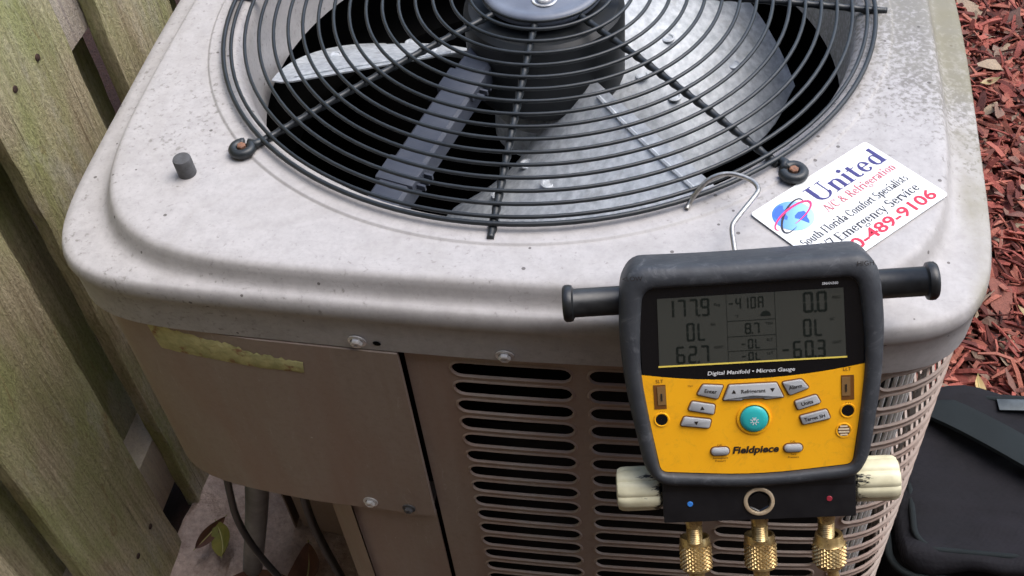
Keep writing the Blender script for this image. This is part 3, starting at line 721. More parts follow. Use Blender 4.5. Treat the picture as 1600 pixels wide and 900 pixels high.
# rubber boot
GC = (0.0, -.057); GN = 200
outer = round_poly([(-.0800,.0240),(-.030,.0226),(.030,.0228),(.0800,.0240),(.0895,.010),(.0925,-.026),(.0900,-.070),(.0805,-.130),(.0700,-.1440),(0,-.1490),(-.0700,-.1440),(-.0805,-.130),(-.0900,-.070),(-.0925,-.026),(-.0895,.010)],
                   [.014,.02,.02,.014,.012,.03,.03,.014,.012,.04,.012,.014,.03,.03,.012])
inner_ = round_poly([(-.0735,.0072),(.0735,.0072),(.0775,-.028),(.0782,-.0565),(.0740,-.095),(.0686,-.1328),(0,-.1385),(-.0686,-.1328),(-.0740,-.095),(-.0782,-.0565),(-.0775,-.028)], [.009,.009,.02,.02,.02,.005,.05,.005,.02,.02,.02])
PO = polar(outer, GC, GN); PI_ = polar(inner_, GC, GN)
def lerp2(t, z, k=1.0):
    return [Vector((a[0]+(b[0]-a[0])*t, a[1]+(b[1]-a[1])*t, z)) for a, b in zip(PI_, PO)]
def scl(P, k, z): return [Vector((GC[0]+(p[0]-GC[0])*k, GC[1]+(p[1]-GC[1])*k, z)) for p in P]
m = MB(); m.loft([lerp2(0, -.004), lerp2(0, .0012), lerp2(.06, .0034), lerp2(.22, .0052), lerp2(.55, .0050), lerp2(.82, .0030), lerp2(.95, -.0006), lerp2(1.0, -.0060), scl(PO, 1.0, -.034), scl(PO, .985, -.038), scl(PO, .95, -.0405), scl(PO, .3, -.0405)], True, False, True)
m.build('rubber_boot', M['boot'], ga, sharp=60)
m = MB(); text_mesh(m, '<LOW', .0048, -.0800, .0150, .0053, rot=R(-2)); m.build('lettering', M['print_black'], ga)
m = MB(); text_mesh(m, 'HIGH', .0048, .0780, .0155, .0053); m.build('lettering', M['print_black'], ga)
# face: black glass area above, orange panel below
def topc(x): return -.0638+.0073*(x/.0782)**2
xs = [-.0772+.1544*i/24 for i in range(25)]
orange = [(x, topc(x)) for x in xs]+round_poly([(.0782,-.0570),(.0738,-.095),(.0682,-.1322),(0,-.1378),(-.0682,-.1322),(-.0738,-.095),(-.0782,-.0570)], [.0001,.02,.005,.05,.005,.02,.0001])[::1]
m = MB(); m.prism(orange[::-1], -.003, .0006); m.build('orange_face', M['orange'], ga)
blk = [(x, topc(x)+.0004) for x in xs]+[(.0774,-.028),(.0734,.0070),(-.0734,.0070),(-.0774,-.028)]
m = MB(); m.prism(blk[::-1] if False else blk, -.003, .0003); m.build('black_bezel', M['gloss'], ga)
scr = empty('screen', (0, 0, 0), ga)
def lq(u, v, z=.0008): return (-.0637-.0012*v+(.1276+.0024*v)*u, -.0003-.0500*v, z)
m = MB(); m.add([lq(0, 1), lq(1, 1), lq(1, 0), lq(0, 0)], [[0, 1, 2, 3]], False); m.build('glass', M['lcd'], scr)
m = MB(); m.add([lq(-.005, 1.022, .0009), lq(1.005, 1.022, .0009), lq(1.005, .998, .0009), lq(-.005, .998, .0009)], [[0, 1, 2, 3]], False); m.build('yellow_line', M['yellow'], scr)
SEG = {'0': 'abcdef', '1': 'bc', '2': 'abged', '3': 'abgcd', '4': 'fgbc', '5': 'afgcd', '6': 'afgedc', '7': 'abc', '8': 'abcdefg', '9': 'abcdfg', 'L': 'fed', 'A': 'abcefg', '-': 'g', 'r': 'eg'}
def sevens(mb, txt, u0, v0, u1, v1, wf=.24):
    """digits filling u0..u1, v0..v1 of the screen; v down"""
    n = sum(1 for c in txt if c != '.'); cw = (u1-u0)/n; i = 0
    hpx = (v1-v0)*.05; wpx = cw*.128*.74; th = wf*wpx
    for c in txt:
        if c == '.':
            x = u0+i*cw-cw*.13; a = th/.128; b = th/.05
            mb.add([lq(x-a*.5, v1, .0010), lq(x+a*.5, v1, .0010), lq(x+a*.5, v1-b, .0010), lq(x-a*.5, v1-b, .0010)], [[0, 1, 2, 3]], False); continue
        x0 = u0+i*cw; x1 = x0+cw*.74; i += 1
        tu = th/.128; tv = th/.05; vm = (v0+v1)/2; gp = .10
        def bar(a, b, c_, d): mb.add([lq(a, d, .0010), lq(c_, d, .0010), lq(c_, b, .0010), lq(a, b, .0010)], [[0, 1, 2, 3]], False)
        for s in SEG.get(c, ''):
            if s == 'a': bar(x0+tu*.6, v0, x1-tu*.6, v0+tv)
            if s == 'd': bar(x0+tu*.6, v1-tv, x1-tu*.6, v1)
            if s == 'g': bar(x0+tu*.6, vm-tv/2, x1-tu*.6, vm+tv/2)
            if s == 'f': bar(x0, v0+tv*.5, x0+tu, vm-tv*.25)
            if s == 'e': bar(x0, vm+tv*.25, x0+tu, v1-tv*.5)
            if s == 'b': bar(x1-tu, v0+tv*.5, x1, vm-tv*.25)
            if s == 'c': bar(x1-tu, vm+tv*.25, x1, v1-tv*.5)
m = MB()
sevens(m, '177.9', .045, .03, .300, .29); sevens(m, '0L', .155, .38, .275, .65); sevens(m, '62.7', .095, .72, .290, .98)
sevens(m, '-410A', .385, .05, .585, .22); sevens(m, '8.7', .470, .43, .560, .59); sevens(m, '-0L', .445, .665, .560, .81); sevens(m, '-0L', .445, .86, .560, .985)
sevens(m, '0.0', .785, .03, .930, .33); sevens(m, '0L', .780, .42, .900, .68); sevens(m, '-60.3', .660, .735, .910, .99)
def lt(mb, s, u, v, h): p = lq(u, v); text_mesh(mb, s, h, p[0], p[1], .0010)
for s, u, v in (('Psig', .325, .15), ('SH', .30, .44), ('VSAT', .325, .78), ('TSH', .600, .47), ('SLT', .600, .71), ('LLT', .600, .91), ('PSIG', .960, .15), ('SC', .935, .46), ('LSAT', .955, .80), ('\u00b0F', .430, .34)): lt(m, s, u, v, .0028)
for u in (.375, .635): m.add([lq(u-.001, 1, .00095), lq(u+.001, 1, .00095), lq(u+.001, 0, .00095), lq(u-.001, 0, .00095)], [[0,1,2,3]], False)
for v_ in (.39, .62, .835): m.add([lq(.375, v_+.004, .00098), lq(.635, v_+.004, .00098), lq(.635, v_-.004, .00098), lq(.375, v_-.004, .00098)], [[0,1,2,3]], False)
m.add([lq(.555+.028+.028*math.cos(math.pi*i/10), .34-.075*math.sin(math.pi*i/10), .0010) for i in range(11)], [list(range(11))], False)
m.build('digits', M['seg'], scr)
m = MB(); text_mesh(m, 'Digital Manifold \u2022 Micron Gauge', .0040, -.0010, -.0590, .0012, shear=.15, bold=.015, width=.0610); m.build('lettering', M['print_white'], ga)
m = MB(); text_mesh(m, 'SMAN360', .0026, .0550, .0026, .0012, bold=.02); m.build('lettering', M['print_white'], ga)
# keys
def key(name, pts, txt, rot=0.0, size=.0042, label=None, r=.0014):
    cx = sum(p[0] for p in pts)/len(pts); cy = sum(p[1] for p in pts)/len(pts)
    if sum(pts[i-1][0]*pts[i][1]-pts[i][0]*pts[i-1][1] for i in range(len(pts))) < 0: pts = pts[::-1]
    P = round_poly(pts, r, 3); n = len(P)
    def off(k): # inset outline
        out = []
        for i in range(n):
            a = Vector(P[i-1]); b = Vector(P[(i+1) % n]); d_ = (b-a).normalized(); out.append((P[i][0]-d_.y*k, P[i][1]+d_.x*k))
        return out
    m = MB(); m.loft([[Vector((x, y, z)) for x, y in off(k)] for k, z in ((0, .0004), (0, .0020), (.0003, .0025), (.0007, .0027))], True, False, True); kk_ = m.build(name, M['key'], ga, sharp=30)
    m = MB(); m.prism(off(-.0009), -.001, .0009); m.build('key_shadow_rim', M['key_shadow'], kk_)  # dark brown plate painted as the recess shadow round the key
    if txt:
        m = MB()
        for (s, dx, dy, sz) in txt:
            if s in ('up', 'dn'):
                k = 1 if s == 'up' else -1; m.add([(cx+dx+a*.0016, cy+dy+k*b*.0016, .00285) for a, b in ((-1, -.8), (1, -.8), (0, 1))], [[0, 1, 2]], False)
            else: text_mesh(m, s, sz, cx+dx-math.sin(rot)*-.0013*0, cy+dy-sz*.33, .00285, rot=rot, bold=.02)
        m.build('lettering', M['print_black'], kk_)
    return kk_
key('enter_key', [(-.0350,-.0658),(-.0206,-.0672),(-.0251,-.0771),(-.0394,-.0729)], [('Enter', 0, 0, .0040)], R(-8))
arcp = [(.0212,-.0782)]+[(.0085-.0085*2*i/10, -.0790+.0028*math.sin(math.pi*i/10)) for i in range(11)]+[(-.0212,-.0782),(-.0166,-.0672),(.0166,-.0672)]
key('refrigerant_key', arcp, [('Refrigerant', 0, .0040, .0038), ('up', -.0135, .0042, 0), ('dn', .0135, .0042, 0)], 0, r=.0008)
key('alarm_key', [(.0206,-.0672),(.0340,-.0656),(.0390,-.0722),(.0253,-.0771)], [('Alarm', 0, 0, .0038)], R(10))
key('units_key', [(.0287,-.0821),(.0439,-.0778),(.0469,-.0838),(.0308,-.0885)], [('Units', 0, 0, .0040)], R(14))
key('target_key', [(.0320,-.0935),(.0508,-.0893),(.0534,-.0961),(.0341,-.1000)], [('Target SH', 0, 0, .0036)], R(11))
key('arrow_key', [(-.0433,-.0781),(-.0271,-.0816),(-.0283,-.0888),(-.0463,-.0845)], [('up', 0, 0, 0)])
key('arrow_key', [(-.0494,-.0896),(-.0303,-.0928),(-.0320,-.0992),(-.0524,-.0961)], [('dn', 0, 0, 0)])
def oval(cx, cy, a, b, n=20): return [(cx+(a-b)*(1 if math.cos(t) > 0 else -1)+b*math.cos(t), cy+b*math.sin(t)) for t in [2*math.pi*(i+.5)/n for i in range(n)]]
for x in (-.0250, .0269): key('calibration_key', oval(x, -.1178, .0064, .0029), None, r=.0001)
m = MB(); m.lathe([(.0115, .0006), (.0122, .0016), (.0108, .0020), (.0102, .0008)], 36, Matrix.Translation((0, -.0937, 0))); m.build('power_key_ring', M['orange'], ga)
m = MB(); m.lathe([(.0098, .0006), (.0098, .0024), (.0088, .0034), (.0060, .0040), (.0001, .0042)], 36, Matrix.Translation((0, -.0937, 0))); pk = m.build('power_key', M['teal'], ga, sharp=40)
m = MB()
for k in range(8):
    a = 2*math.pi*k/8+.39; d_ = Vector((math.cos(a), math.sin(a))); n_ = Vector((-d_.y, d_.x))*.00028
    m.add([(d_.x*q+n_.x*w_, -.0945+d_.y*q+n_.y*w_, .00435) for q, w_ in ((.0018, 1), (.0018, -1), (.0032, -1), (.0032, 1))], [[0, 1, 2, 3]], False)
m.loft([[((.0017+o_)*math.cos(2*math.pi*i/20), -.0945+(.0017+o_)*math.sin(2*math.pi*i/20), .00435) for i in range(20)] for o_ in (0, -.0005)], True, smooth=False)
m.add([(a, -.0945+b, .00437) for a, b in ((-.0003, .0003), (.0003, .0003), (.0003, .0026), (-.0003, .0026))], [[0, 1, 2, 3]], False)
m.build('power_symbol', M['print_white'], pk)
m = MB(); text_mesh(m, 'Fieldpiece', .0074, 0, -.1202, .0010, shear=.2, bold=.035, width=.0330); m.build('lettering', M['print_black'], ga)
for s, x, y, h in (('SLT', -.0655, -.0630, .0036), ('LLT', .0655, -.0612, .0036), ('CAL', -.0650, -.0866, .0025), ('CAL', .0660, -.0866, .0025), ('CAL', -.0250, -.1140, .0022), ('CAL', .0269, -.1138, .0022), ('Atmosphere', -.0250, -.1240, .0022), ('Pressure', -.0250, -.1262, .0022), ('Tare', .0269, -.1236, .0022), ('Pressure', .0269, -.1258, .0022), ('TSH', -.0440, -.0672, .0020)):
    m = MB(); text_mesh(m, s, h, x, y, .0009); m.build('lettering', M['print_brown'], ga)
for sx_ in (-1, 1):      # thermocouple sockets, calibration holes
    m = MB(); x = .0658*sx_; y = -.0738
    m.box((x, y, .0004), (.0088, .0185, .0010)); so = m.build('socket', M['print_brown'], ga)
    m = MB(); m.box((x-.0012*sx_, y+.001, .0010), (.0058, .0140, .0008)); m.build('socket_plate', mat('socket_plate', (0.22, 0.12, 0.04), 0.6), so)
    m = MB(); m.box((x-.0012*sx_, y, .0016), (.0010, .0055, .0006)); m.build('socket_pin', M['print_black'], so)
    m = MB(); m.lathe([(.0056, .0006), (.0052, .0014), (.0044, .0012), (.0042, .0002)], 24, Matrix.Translation((.0656*sx_, -.0912, 0))); m.build('hole_rim', M['orange'], ga)
    m = MB(); m.lathe([(.0043, .0010), (.0001, .0008)], 24, Matrix.Translation((.0656*sx_, -.0912, 0))); m.build('calibration_hole', M['gloss'], ga)
m = MB(); m.lathe([(.0058, .0006), (.0054, .0014), (.0046, .0012), (.0044, .0004)], 24, Matrix.Translation((.0626, -.1062, 0))); m.build('speaker_rim', M['orange'], ga)
m = MB(); m.lathe([(.0045, .0009), (.0001, .0009)], 20, Matrix.Translation((.0626, -.1062, 0))); spk = m.build('speaker_hole', M['print_brown'], ga)
for k in (-1.5, -.5, .5, 1.5):
    m = MB(); m.box((.0626, -.1062+.0021*k, .0012), (.0075 if abs(k) < 1 else .0052, .0010, .0008)); m.build('speaker_slat', mat('speaker_slat', (0.75, 0.62, 0.42), 0.5), spk)
# handles
for sx_ in (-1, 1):
    mt = Matrix.Translation((0, -.0055, -.020)) @ Matrix.Rotation(R(90*sx_), 4, 'Y')
    m = MB(); m.lathe([(.0100, .084), (.0106, .090), (.0106, .1230), (.0112, .1236), (.0132, .1246), (.0138, .1268), (.0136, .1296), (.0122, .1312), (.0104, .1312), (.0094, .1304), (.0001, .1300)], 32, mt)
    m.build('handle', M['handle'], ga, sharp=45)
# manifold block
m = MB(); m.box((.0015, -.1600, -.0210), (.1400, .0330, .0340), None, .0012); m.box((.0015, -.1462, -.0180), (.1380, .0080, .0300), None, .001); mbk = m.build('manifold_block', M['anod'], ga, sharp=40)
pc = Matrix.Translation((.0018, -.1612, -.0042))
m = MB(); m.lathe([(.0112, 0), (.0112, .0016), (.0104, .0022), (.0088, .0020), (.0082, .0004)], 36, pc); pr = m.build('sight_port', simple('port_bronze', (0.74, 0.60, 0.42), (0.55, 0.42, 0.27), 150, (0.3, 0.45), 0.35), mbk, sharp=50)
m = MB(); m.lathe([(.0082, .0014), (.0072, .0004)], 6, pc @ Matrix.Rotation(R(30), 4, 'Z')); m.lathe([(.0085, .0006), (.0001, .0005)], 6, pc @ Matrix.Rotation(R(30), 4, 'Z')); m.build('port_hollow', M['gloss'], pr)
for x, c_, nm in ((-.0485, (0.05, 0.25, 0.75), 'blue_dot'), (.0524, (0.35, 0.03, 0.05), 'red_dot')):
    m = MB(); m.lathe([(.0022, 0), (.0018, .0006), (.0001, .0006)], 14, Matrix.Translation((x, -.1615, -.0040))); m.build(nm, mat(nm, c_, .4), mbk)
for sx_ in (-1, 1):      # fluted cream knobs
    mt = Matrix.Translation((.0015, -.1560, -.0230)) @ Matrix.Rotation(R(90*sx_), 4, 'Y')
    def flute(f, k): return 1.0 if k in (0, 8, 9) else 1-.075*max(0, math.cos(f*2*math.pi*8))**3
    m = MB(); m.lathe([(.0130, .0700), (.0150, .0712), (.0162, .0722), (.0166, .0735), (.0168, .0850), (.0168, .0960), (.0164, .1005), (.0150, .1030), (.0110, .1040), (.0001, .1040)], 64, mt, wob=flute)
    m.build('valve_knob', M['cream'], ga, sharp=30)
# brass ports and hose nuts
def knurl(m, mt, r, z0, z1, n=17, rows=6):
    """diamond knurling: rows of four-sided points"""
    h = (z1-z0)/rows; vs = []; fs = []
    def pt(i, z, rr): a = 2*math.pi*i/n; return mt @ Vector((rr*math.cos(a), rr*math.sin(a), max(z0, min(z1, z))))
    for j in range(2*rows+1):
        for i in range(n):
            q = i+(.5 if j % 2 else 0); z = z0+h*j/2; o = len(vs)
            vs += [pt(q-.5, z, r-.0007), pt(q, z-h/2, r-.0007), pt(q+.5, z, r-.0007), pt(q, z+h/2, r-.0007), pt(q, z, r+.0008)]
            fs += [[o, o+1, o+4], [o+1, o+2, o+4], [o+2, o+3, o+4], [o+3, o, o+4]]
    m.add(vs, fs, False)
for idx, x in enumerate((-.0460, .0032, .0525)):
    mt = Matrix.Translation((x, -.1755, -.0200)) @ Matrix.Rotation(R(90+4), 4, 'X')     # +z points down the gauge
    pr_ = [(.0066, -.002), (.0066, .010), (.0058, .0105)]
    z = .0125
    while z < .0255: pr_ += [(.0062, z), (.0055, z+.0008)]; z += .0016
    pr_ += [(.0056, .0270), (.0042, .0300), (.0040, .0345), (.0026, .0348), (.0022, .0320), (.0001, .0320)]
    m = MB(); m.lathe(pr_, 28, mt); po = m.build('brass_port', M['brass'], ga, sharp=30)
    if idx < 2:
        nm_ = Matrix.Translation((x+.0004, -.2020, -.0300)) @ Matrix.Rotation(R(90-10), 4, 'X')
        m = MB(); m.lathe([(.0092, .004), (.0096, -.0004), (.0112, -.0004), (.0118, .002), (.0118, .006)], 36, nm_); knurl(m, nm_, .0120, .006, .024)
        m.lathe([(.0118, .024), (.0112, .026), (.0070, .027), (.0062, .030), (.0062, .080)], 30, nm_); m.build('hose_nut', M['brass'], ga, sharp=35)
    else:
        nm_ = Matrix.Translation((x+.0016, -.1990, -.0200)) @ Matrix.Rotation(R(90), 4, 'X')
        m = MB(); m.lathe([(.0070, .000), (.0098, -.001), (.0104, .0008), (.0104, .0045), (.0118, .0065)], 36, nm_); knurl(m, nm_, .0122, .0065, .022, 17, 5)
        m.lathe([(.0120, .022), (.0108, .0235), (.0104, .0255), (.0085, .0272), (.0048, .0280)], 36, nm_); m.build('hose_nut', M['brass'], ga, sharp=35)
        m = MB(); m.tube([nm_ @ Vector(p) for p in ((.001, 0, .026), (.004, 0, .040), (.010, 0, .075), (.016, 0, .12))], .0044, 12); m.build('brass_tube', M['brass'], ga)
# wire hook from the back of the gauge to the grille (points in world space)
wire = [(.1515,-.2935,.006-.004),(.1530,-.2900,.0035),(.1560,-.2860,.0080),(.1610,-.2830,.0150),(.1670,-.2790,.0210),(.1740,-.2775,.0245),(.1820,-.2765,.0260),(.1900,-.2785,.0265),(.1990,-.2830,.0265),(.2040,-.2885,.0265),(.2055,-.2950,.0265),(.2030,-.3010,.0265),(.1960,-.3140,.0262),(.1890,-.3270,.0258),(.1862,-.3330,.0255),(.1858,-.3385,.0250),(.1872,-.3480,.0240),(.1895,-.3640,.0220),(.1925,-.3850,.0120)]
inv = ga.matrix_world.inverted()
def smooth(pts, k=3):
    P = [Vector(p) for p in pts]
    for _ in range(k):
        Q = [P[0]]
        for a, b in zip(P, P[1:]): Q += [a.lerp(b, .25), a.lerp(b, .75)]
        P = Q+[P[-1]]
    return P
m = MB(); m.tube([inv @ (p+Vector((0, 0, H))) for p in smooth(wire, 2)], .0020, 8)
M['wire'] = simple('hook_wire', (0.52, 0.50, 0.46), (0.36, 0.34, 0.31), 300, (0.25, 0.45), 0.9)
m.build('wire_hook', M['wire'], ga, sharp=None)

# ------------------------------------------------------------------ wooden fence
wd = mat('weathered_wood', (0.25, 0.21, 0.14), 0.85, 0, 0.2); g = NG(wd)
oi = g.n('ShaderNodeObjectInfo'); tc = g.n('ShaderNodeTexCoord'); ad = g.n('ShaderNodeVectorMath'); ad.operation = 'ADD'
cb = g.n('ShaderNodeCombineXYZ'); rn = g.math('MULTIPLY', oi.outputs['Random'], 37.0)
for i in range(3): g.l(rn, cb.inputs[i])
g.l(tc.outputs['Object'], ad.inputs[0]); g.l(cb.outputs[0], ad.inputs[1])
def vmap(sc):
    mp = g.n('ShaderNodeMapping'); mp.inputs['Scale'].default_value = sc; g.l(ad.outputs[0], mp.inputs[0]); return mp.outputs[0]
grain = g.noise(vmap((95, 95, 3.2)), 1.0, 8, 0.75, 0.9)
blot = g.noise(vmap((9, 9, 4)), 1.0, 5, 0.6)
c = g.mix(g.ramp(grain, steps(0.32, 0.68)), (0.30, 0.235, 0.135), (0.80, 0.70, 0.47))
c = g.mix(g.math('MULTIPLY', g.ramp(blot, steps(0.42, 0.62)), 0.7), c, (0.40, 0.44, 0.16))
c = g.mix(g.math('MULTIPLY', g.ramp(g.noise(vmap((14, 14, 5)), 1.0, 6, 0.7), steps(0.52, 0.66)), 0.55), c, (0.70, 0.65, 0.55))
c = g.mix(g.math('MULTIPLY', g.ramp(g.noise(vmap((22, 22, 7)), 1.3, 5, 0.7, 1.2), steps(0.60, 0.72)), 0.5), c, (0.33, 0.17, 0.08))
c = g.mix(g.math('MULTIPLY', g.ramp(g.noise(vmap((330, 330, 150)), 1.0, 4, 0.7), steps(0.46, 0.68)), 0.45), c, (0.10, 0.08, 0.05))
ck = g.noise(vmap((150, 150, 2.2)), 1.0, 4, 0.6, 0.6)
c = g.mix(g.math('MULTIPLY', g.ramp(ck, steps(0.64, 0.70)), 0.7), c, (0.09, 0.065, 0.04))
g.color(c)
hgt = g.math('ADD', g.math('MULTIPLY', grain, 0.8), g.math('MULTIPLY', g.noise(vmap((330, 330, 150)), 1.0, 5, 0.75), 0.9))
g.bump(hgt, 1.0, 0.006)
wr = wd.copy(); wr.name = 'pale_rail_wood'; g2 = NG(wr)
b_ = g2.b.inputs['Base Color'].links[0].from_socket; g2.color(g2.mix(0.6, b_, (0.66, 0.57, 0.53)))
fe = tag(empty('wooden_fence', (-.57, 0, 0)), 'weathered greenish wooden board fence standing left of the unit', 'fence')
def board(y0, y1, x0, x1, z0, z1, name='board', lean=0.0, m_=None):
    from mathutils import noise
    hx, hy = (x1-x0)/2, (y1-y0)/2; sec = [(-hx, -hy+.002), (-hx+.002, -hy), (hx-.002, -hy), (hx, -hy+.002), (hx, -hy*.5), (hx, 0), (hx, hy*.5), (hx, hy-.002), (hx-.002, hy), (-hx+.002, hy), (-hx, hy-.002)]
    nz = 64; rings = []
    for i in range(nz+1):
        z = (z1-z0)*i/nz; rings.append([Vector((x+.0014*noise.noise(Vector((x*50+y0*9, y*24+k*3, z*9))), y+(.0022 if abs(y) > hy*.9 else 0)*(noise.noise(Vector((y*8+y0*7, z*16, 2)))+.8*noise.noise(Vector((y*8+y0*5, z*70, 9)))), z)) for k, (x, y) in enumerate(sec)])
    b = MB(); b.loft(rings, True, True, True)
    o = b.build(name, m_ or wd, fe, (x0+(x1-x0)/2+.57, (y0+y1)/2, z0), sharp=40); o.rotation_euler = (lean, 0, 0); return o
BP = .2335
for k in range(-3, 6):
    y = -.2175-.1665+BP*k+(0.006 if k == 2 else 0)
    # near boards face the unit, far boards close the gaps from behind
    board(y, y+.1665, -.570, -.550, -.004 if k else .0, 1.30)
    board(y+.118, y+.118+.1665, -.632, -.612, .0, 1.30)
for (z0, z1) in ((.058, .166), (.685, .790), (1.12, 1.22)):
    b = MB(); b.box((0, .30, 0), (.0415, 2.3, z1-z0), None, .0025); o = b.build('rail', wr, fe, (-.0212, .0, (z0+z1)/2), sharp=40)
M['nail'] = simple('rusty_nail', (0.05, 0.035, 0.03), (0.10, 0.06, 0.045), 300, (0.6, 0.8), 0.6, bump=0)
for (y, z) in ((-.10, .742), (-.045, .742), (-.30, .115), (-.255, .115), (.13, .742), (-.345, .742)):
    m = MB(); m.lathe([(.0042, -.0005), (.0040, .0010), (.0020, .0016), (.0001, .0016)], 12, Matrix.Translation((.0202, y, z)) @ Matrix.Rotation(R(90), 4, 'Y')); m.build('nail', M['nail'], fe)

# ------------------------------------------------------------------ conduit, cables, leaves by the corner
M['pvc'] = simple('grey_conduit', (0.17, 0.185, 0.20), (0.12, 0.13, 0.14), 40, (0.4, 0.6))
m = MB(); m.tube(smooth([(-.2700,-.352,-.300+H),(-.2950,-.340,-.40+H),(-.3450,-.310,-.55+H),(-.3900,-.285,-.68+H),(-.4350,-.256,-.81+H)], 2), .0135, 16)
tag(m.build('electrical_conduit', M['pvc'], sharp=None), 'grey round conduit pipe running down below the service panel', 'pipe')
M['cable'] = mat('black_cable', (0.012, 0.012, 0.013), 0.45)
m = MB(); m.tube(smooth([(-.300,-.365,-.30+H),(-.322,-.356,-.40+H),(-.335,-.350,-.47+H),(-.325,-.356,-.53+H),(-.295,-.366,-.60+H),(-.275,-.375,-.68+H),(-.265,-.38,-.79+H)], 3), .0042, 8)
tag(m.build('control_cable', M['cable'], sharp=None), 'thin black cable looping across the grey conduit pipe', 'cable')
m = MB(); m.tube(smooth([(-.238,-.345,-.30+H),(-.252,-.330,-.42+H),(-.262,-.322,-.50+H),(-.255,-.325,-.58+H),(-.240,-.33,-.68+H),(-.235,-.33,-.79+H)], 3), .0052, 8)
tag(m.build('control_cable', M['cable'], sharp=None), 'short black cable hanging right of the grey conduit pipe', 'cable')
def leaf(name, loc, L, W, rotz, tilt, curl, material, label, group=None, fold=.25, seed=0):
    rnd = random.Random(seed); m = MB(); nu, nv = 12, 6; rows = []
    for i in range(nu+1):
        s = i/nu; wv = W*math.sin(math.pi*min(1, s*.97+.015))**.8*(1-.25*s); row = []
        for j in range(nv+1):
            t = 2*j/nv-1; row.append(Vector(((s-.5)*L, t*wv/2, abs(t)*fold*wv*.5+curl*L*((s-.5)**2)*2+rnd.uniform(-1, 1)*.02*W)))
        rows.append(row)
    m.loft(rows, False); m.loft([[p+Vector((0, 0, -.0006)) for p in r][::-1] for r in rows], False)
    e = [r[0] for r in rows]+rows[-1][1:]+[r[-1] for r in rows[:-1]][::-1]+rows[0][1:-1][::-1]
    m.loft([e, [p+Vector((0, 0, -.0006)) for p in e]], True)
    o = m.build(name, material, loc=loc, sharp=50); o.rotation_euler = (tilt[0], tilt[1], rotz)
    tag(o, label, 'leaf', group)
    vn = MB(); vn.tube([(( i/8-.5)*L*1.12, 0, curl*L*((i/8-.5)**2)*2+.0008) for i in range(9)], .0008 if L < .08 else .0011, 5); vn.build('midrib', M['rib'], o)
    return o
def leafmat(n, a, b, r=.5): return simple(n, a, b, 45, (r, r+.2), bump=0.3, bscale=120, bdist=.002)
M['rib'] = mat('leaf_rib', (0.42, 0.38, 0.16), 0.6)
lg = leafmat('green_leaf', (0.16, 0.17, 0.035), (0.25, 0.22, 0.05)); lb = leafmat('brown_leaf', (0.085, 0.035, 0.022), (0.15, 0.065, 0.04)); lt_ = leafmat('tan_leaf', (0.42, 0.30, 0.16), (0.30, 0.20, 0.11)); ly = leafmat('yellow_leaf', (0.50, 0.36, 0.14), (0.36, 0.25, 0.11))
leaf('fallen_leaf', (-.480, -.222, .030), .066, .038, R(-62), (R(24), R(-8), 0), .25, lg, 'yellow green leaf lying on the rough concrete by the conduit', seed=1)
leaf('fallen_leaf', (-.505, -.212, .026), .060, .022, R(64), (R(30), 0, 0), .5, lb, 'curled brown leaf close against the yellow green leaf', fold=.8, seed=2)
leaf('fallen_leaf', (-.400, -.290, .040), .10, .05, R(15), (R(20), R(10), 0), .4, lb, 'dark brown leaf at the foot of the grey conduit', fold=.6, seed=3)
leaf('fallen_leaf', (-.335, -.275, .045), .11, .055, R(100), (R(-15), R(25), 0), .4, lb, 'dark brown leaf standing in the recess behind the cables', fold=.6, seed=4)

# ------------------------------------------------------------------ black tool bag on the mulch
cv = mat('black_canvas', (0.018, 0.017, 0.020), 0.8, 0, 0.3); g = NG(cv); v = g.coord()
c = g.mix(g.ramp(g.noise(v, 12, 5, 0.65), steps(0.35, 0.7)), (0.004, 0.004, 0.006), (0.010, 0.009, 0.013)); g.color(c)
wv_ = g.n('ShaderNodeTexWave'); wv_.inputs['Scale'].default_value = 260; g.l(v, wv_.inputs[0]); g.bump(g.math('ADD', g.math('MULTIPLY', wv_.outputs['Fac'], .06), g.noise(v, 18, 5, .6)), 0.5, 0.012)
wb = mat('webbing', (0.02, 0.028, 0.032), 0.75, 0, 0.3); g = NG(wb); wv_ = g.n('ShaderNodeTexWave'); wv_.inputs['Scale'].default_value = 420; v = g.coord(); g.l(v, wv_.inputs[0]); g.bump(wv_.outputs['Fac'], 0.4, 0.002)
g.color(g.mix(g.noise(v, 25, 5), (0.005, 0.008, 0.009), (0.012, 0.018, 0.020)))
bag = tag(empty('tool_bag', (.64, -.19, 0)), 'black canvas tool bag standing on the mulch beside the unit', 'bag')
BX, BY, BZ = .48, .225, .30
